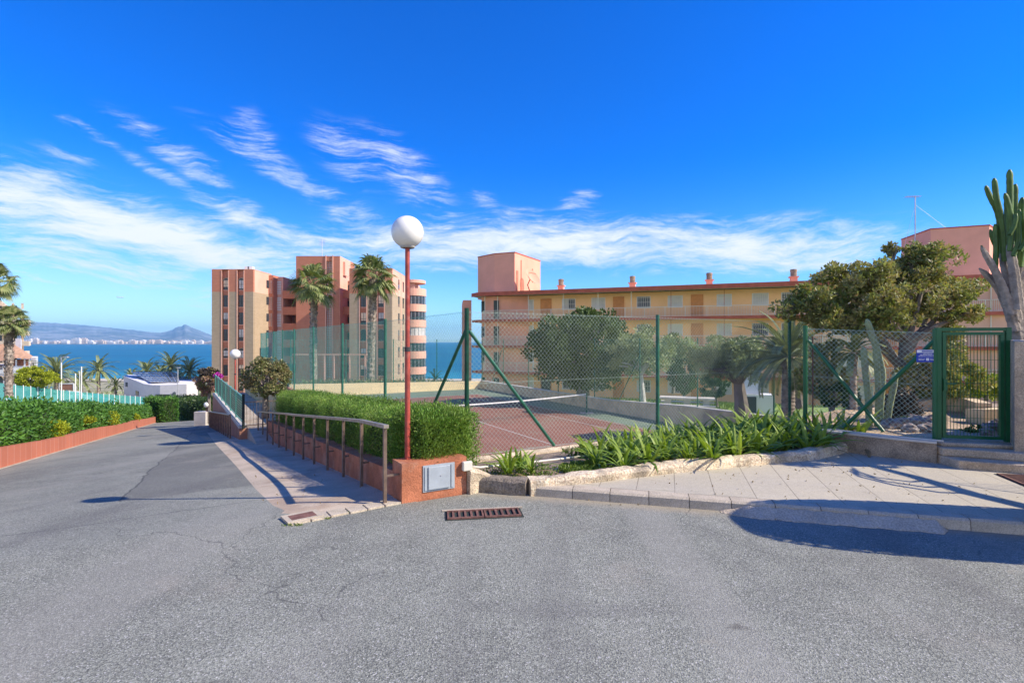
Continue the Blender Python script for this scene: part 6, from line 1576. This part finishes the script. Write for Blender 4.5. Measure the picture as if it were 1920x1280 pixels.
# parked cars in the beach car park
def car(px, py, d, matn, lab, ang):
    c = W(px, py, d); c[2] = float(zter(np.array(c[0]), np.array(c[1]))) if False else c[2]
    t = thing('parked_car', tuple(c), lab, 'car', 'cars parked behind the windbreak'); e_ = np.array((math.cos(ang), math.sin(ang))); fr = frame(c, e_)
    pr = [(-2.1, .35), (2.1, .35), (2.15, .75), (1.9, .9), (1.1, .98), (.5, 1.42), (-1.1, 1.45), (-1.75, 1.0), (-2.15, .9)]; n = len(pr)
    v = [(a, -.85, z) for a, z in pr]+[(a, .85, z) for a, z in pr]; m_ = MB(fr).add(v, [(i, (i+1) % n, n+(i+1) % n, n+i) for i in range(n)]); m_.F.append(np.array([list(range(n))])+m_.n-2*n); m_.F.append(np.array([list(range(2*n-1, n-1, -1))])+m_.n-2*n)
    b_ = m_.build('body', M[matn], t); bv = b_.modifiers.new('bevel', 'BEVEL'); bv.width = .08; bv.segments = 2
    pr = [(.95, .98), (.45, 1.34), (-1.0, 1.36), (-1.5, 1.02)]
    m_ = MB(fr).add([(a, -.865, z) for a, z in pr]+[(a, .865, z) for a, z in pr], [(0, 1, 2, 3), (7, 6, 5, 4), (0, 4, 5, 1), (2, 6, 7, 3)]); m_.build('windows', M['glass'], t)
    for sx_ in (-1.3, 1.3):
        for sy2 in (-.84, .84): MB(fr).tube([(sx_, sy2-.1, .32), (sx_, sy2+.1, .32)], .32, 14).build('wheel', M['net_black'], t)
M['car_white'] = mat('white_car_paint', (.72, .74, .75), rough=.25, var=.02, spec=.6); M['car_blue'] = mat('blue_car_paint', (.08, .25, .32), rough=.25, var=.02, spec=.6)
car(102, 753, 66, 'car_white', 'white car behind the windbreak, nearest the lamp pole', .2); car(88, 744, 74, 'car_blue', 'teal-blue car behind the windbreak', .1); car(133, 755, 70, 'car_white', 'white car partly hidden behind the thin poles', .15); car(170, 758, 74, 'car_blue', 'blue car behind the middle of the windbreak', .1)
# dune grass
n_ = 6000; xx = rng.uniform(-105, -52, n_); yy = rng.uniform(105, 190, n_)
C = np.stack((xx, yy, zter(xx, yy)+.15), 1); leaves(MB(), C, .7, .25, (0, 0, 1), .7).build('dune_grass', L['olive'], kind='stuff')
# plant band between the end wall and the tower
for k, (pxa, pxb, d_, r_) in enumerate([(660, 760, 46, .5), (760, 850, 48, .45), (560, 650, 46, .5)]):
    a_, c_ = W(pxa, 722, d_), W(pxb, 722, d_); n_ = 2500; s = rng.random(n_)[:, None]; C = a_+(c_-a_)*s+rng.normal(size=(n_, 3))*np.array((.3, .5, .22))
    leaves(MB(), C, .22, .10, (0, 0, 1), 1.0).build('hedge_row', L['topiary'], label=['low scrubby hedge below the right fan palm', 'low scrubby hedge below the round balconies', 'low scrubby hedge below the left fan palm'][k], cat='hedge')

# ------------------------------------------------------------------ far shore town and the aircraft
rc = random.Random(11); protos_c = []
for k in range(5):
    w, h, dd = rc.uniform(14, 34), rc.uniform(10, 26), 14
    m_ = MB().box(-w/2, w/2, 0, dd, 0, h).box(-w*.2, w*.25, 2, dd-3, h, h+3).box(-w/2-1, w/2+1, -1, dd+1, h*.48, h*.52)
    protos_c.append(m_)
me_c = []
M['far_white'] = mat('far_white_wall', (.74, .69, .64), var=.1, scale=.05); M['far_cream'] = mat('far_cream_wall', (.62, .50, .40), var=.1, scale=.05)
clusters = [(258, .9, 3), (290, 1, 20), (420, 1, 40)]
for k in range(150):
    u_ = rc.random(); px = 48+rc.random()**.9*352 if u_ < .75 else rc.choice((60, 143, 150, 195, 300, 315, 330))+rc.gauss(0, 8)
    d_ = 2790+rc.random()**1.6*260; hz_s = 1.0 if abs(px-60) < 8 or abs(px-148) < 10 else rc.uniform(.35, .8)
    loc = ((px-960)/960*d_, d_, -11+(d_-2790)*.006)
    zn = ('below the sharp peak' if px > 300 else 'in the middle of the bay' if px > 190 else 'in the taller cluster left of the lone palm' if px > 120 else 'at the left end of the far shore')
    lab = 'distant pale building '+zn; gp = 'distant buildings '+zn
    if k < 10:
        o = protos_c[k % 5].build('distant_building', M['far_white'] if k < 5 else M['far_cream'], origin=(0, 0, 0), label=lab, cat='building', group=gp); o.location = loc; me_c.append(o)
    else:
        o = copy_thing(me_c[rc.randrange(10)], loc, 0, lab, None, gp)
    o.scale = (rc.uniform(.6, 1.3), 1, hz_s*1.25)
c = W(226, 557.5, 2400)
t = thing('airliner', tuple(c), 'tiny white airliner flying low over the bay', 'aircraft')
m_ = MB(frame(c, (1, 0), (0, 1))).tube([(-18, 0, 0), (-15, 0, .4), (-8, 0, .6), (12, 0, .6), (16, 0, .2), (18, 0, -.3)], [.3, 1.2, 2, 2, 1.3, .3], 10); m_.build('fuselage', M['plane'], t, smooth=True)
m_ = MB(frame(c, (1, 0), (0, 1))).prism([(-3, 0), (4, 0), (-4, 16), (-6, 16)], -.6, -.2).prism([(-3, 0), (4, 0), (-4, -16), (-6, -16)], -.6, -.2); m_.build('wings', M['plane'], t)
m_ = MB(frame(c, (1, 0), (0, 1))).add([(-17, -.2, .8), (-12, -.2, .8), (-16, -.2, 6), (-18, -.2, 6), (-17, .2, .8), (-12, .2, .8), (-16, .2, 6), (-18, .2, 6)], [(0, 1, 2, 3), (7, 6, 5, 4), (1, 5, 6, 2), (0, 3, 7, 4), (2, 6, 7, 3)]); m_.build('tail_fin', M['plane'], t)

# ------------------------------------------------------------------ just outside the frame on the right: what casts the shade on the forecourt
def shaft(px, py, z=0): g_ = G(px, py, z); return g_
t = thing('shadow_caster_tree', (6.35, 4.95, 0), 'unseen round-topped evergreen shaped to cast the rounded shadow on the forecourt', 'tree')  # unseen stand-in, its form set by the rounded shadow it has to cast
cc_ = np.array((6.35, 4.95, 1.47)); rad_ = np.array((.66, .66, 1.47))
C, D = sphere_pts(9000, np.zeros(3), np.ones(3), .04); C = C/(np.abs(C)**3.2).sum(1)[:, None]**(1/3.2)*.98*rad_+cc_; leaves(MB(), C, .05, .03, D*.4, .8).build('crown', L['ficus'], t)
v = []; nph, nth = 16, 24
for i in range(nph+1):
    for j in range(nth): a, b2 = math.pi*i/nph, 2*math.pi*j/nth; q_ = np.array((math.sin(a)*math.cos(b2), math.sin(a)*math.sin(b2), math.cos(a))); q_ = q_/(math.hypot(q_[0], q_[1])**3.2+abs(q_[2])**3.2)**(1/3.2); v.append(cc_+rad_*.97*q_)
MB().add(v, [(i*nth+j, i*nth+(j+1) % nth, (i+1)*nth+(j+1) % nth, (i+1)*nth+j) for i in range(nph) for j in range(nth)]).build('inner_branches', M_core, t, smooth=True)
MB().tube([(6.35, 4.95, -.1), (6.35, 4.95, .6)], .12, 8).build('trunk', M['bark'], t)

# bare-limbed tree beyond the right edge whose curved limbs throw their shadow over the tiles
t = thing('bare_tree', (8.6, 4.6, 0), 'bare curved-limbed tree standing beyond the right edge of the pavement', 'tree')
m_ = MB(); m_.tube([(8.5, 4.5, -.1), (8.45, 4.6, 1.2), (8.6, 4.9, 2.2), (9.0, 5.7, 2.8), (9.35, 6.4, 3.15), (9.7, 7.1, 3.6)], [.13, .12, .10, .085, .07, .05], 8)
for o in (0, .22, .45):
    m_.tube([(9.0+o*.5, 5.7+o*1.2, 2.8+o*.5), (8.6+o*.4, 5.75+o, 2.75+o*.3), (8.2+o*.3, 6.1+o*.8, 2.7+o*.2), (8.1+o*.35, 6.5+o*.6, 2.75), (8.3+o*.4, 6.8+o*.5, 2.85)], [.035, .03, .025, .02, .012], 5)
for k in range(7): a = k*.9; m_.tube([(9.6, 6.9, 3.5), (9.6+.5*math.cos(a), 7.2+.4*math.sin(a), 3.8+.1*k), (9.5+.9*math.cos(a), 7.4+.6*math.sin(a), 3.9+.15*k)], [.04, .025, .01], 5)
m_.build('trunk', M['bark'], t)
C, D, _ = clumpy(2600, (9.7, 7.4, 4.0), (1.3, .75, .6), 26, .26, 1.0); leaves(MB(), C, .13, .07, D, .9).build('crown', L['ficus'], t)
t = thing('bar_fence', (8.6, 5.6, 0), 'thin barred railing standing beyond the right edge of the pavement', 'railing')
m_ = MB()
for k in range(15): p = np.array((7.3, 6.55))+np.array((1.0, -.95))*(.10*k); m_.tube([(*p, .1), (*p, 1.35)], .006, 5)
m_.build('bars', M['green_metal'], t)
MB().tube([(7.3, 6.55, 1.36), (8.8, 5.13, 1.36)], .012, 6).build('rail', M['green_metal'], t)
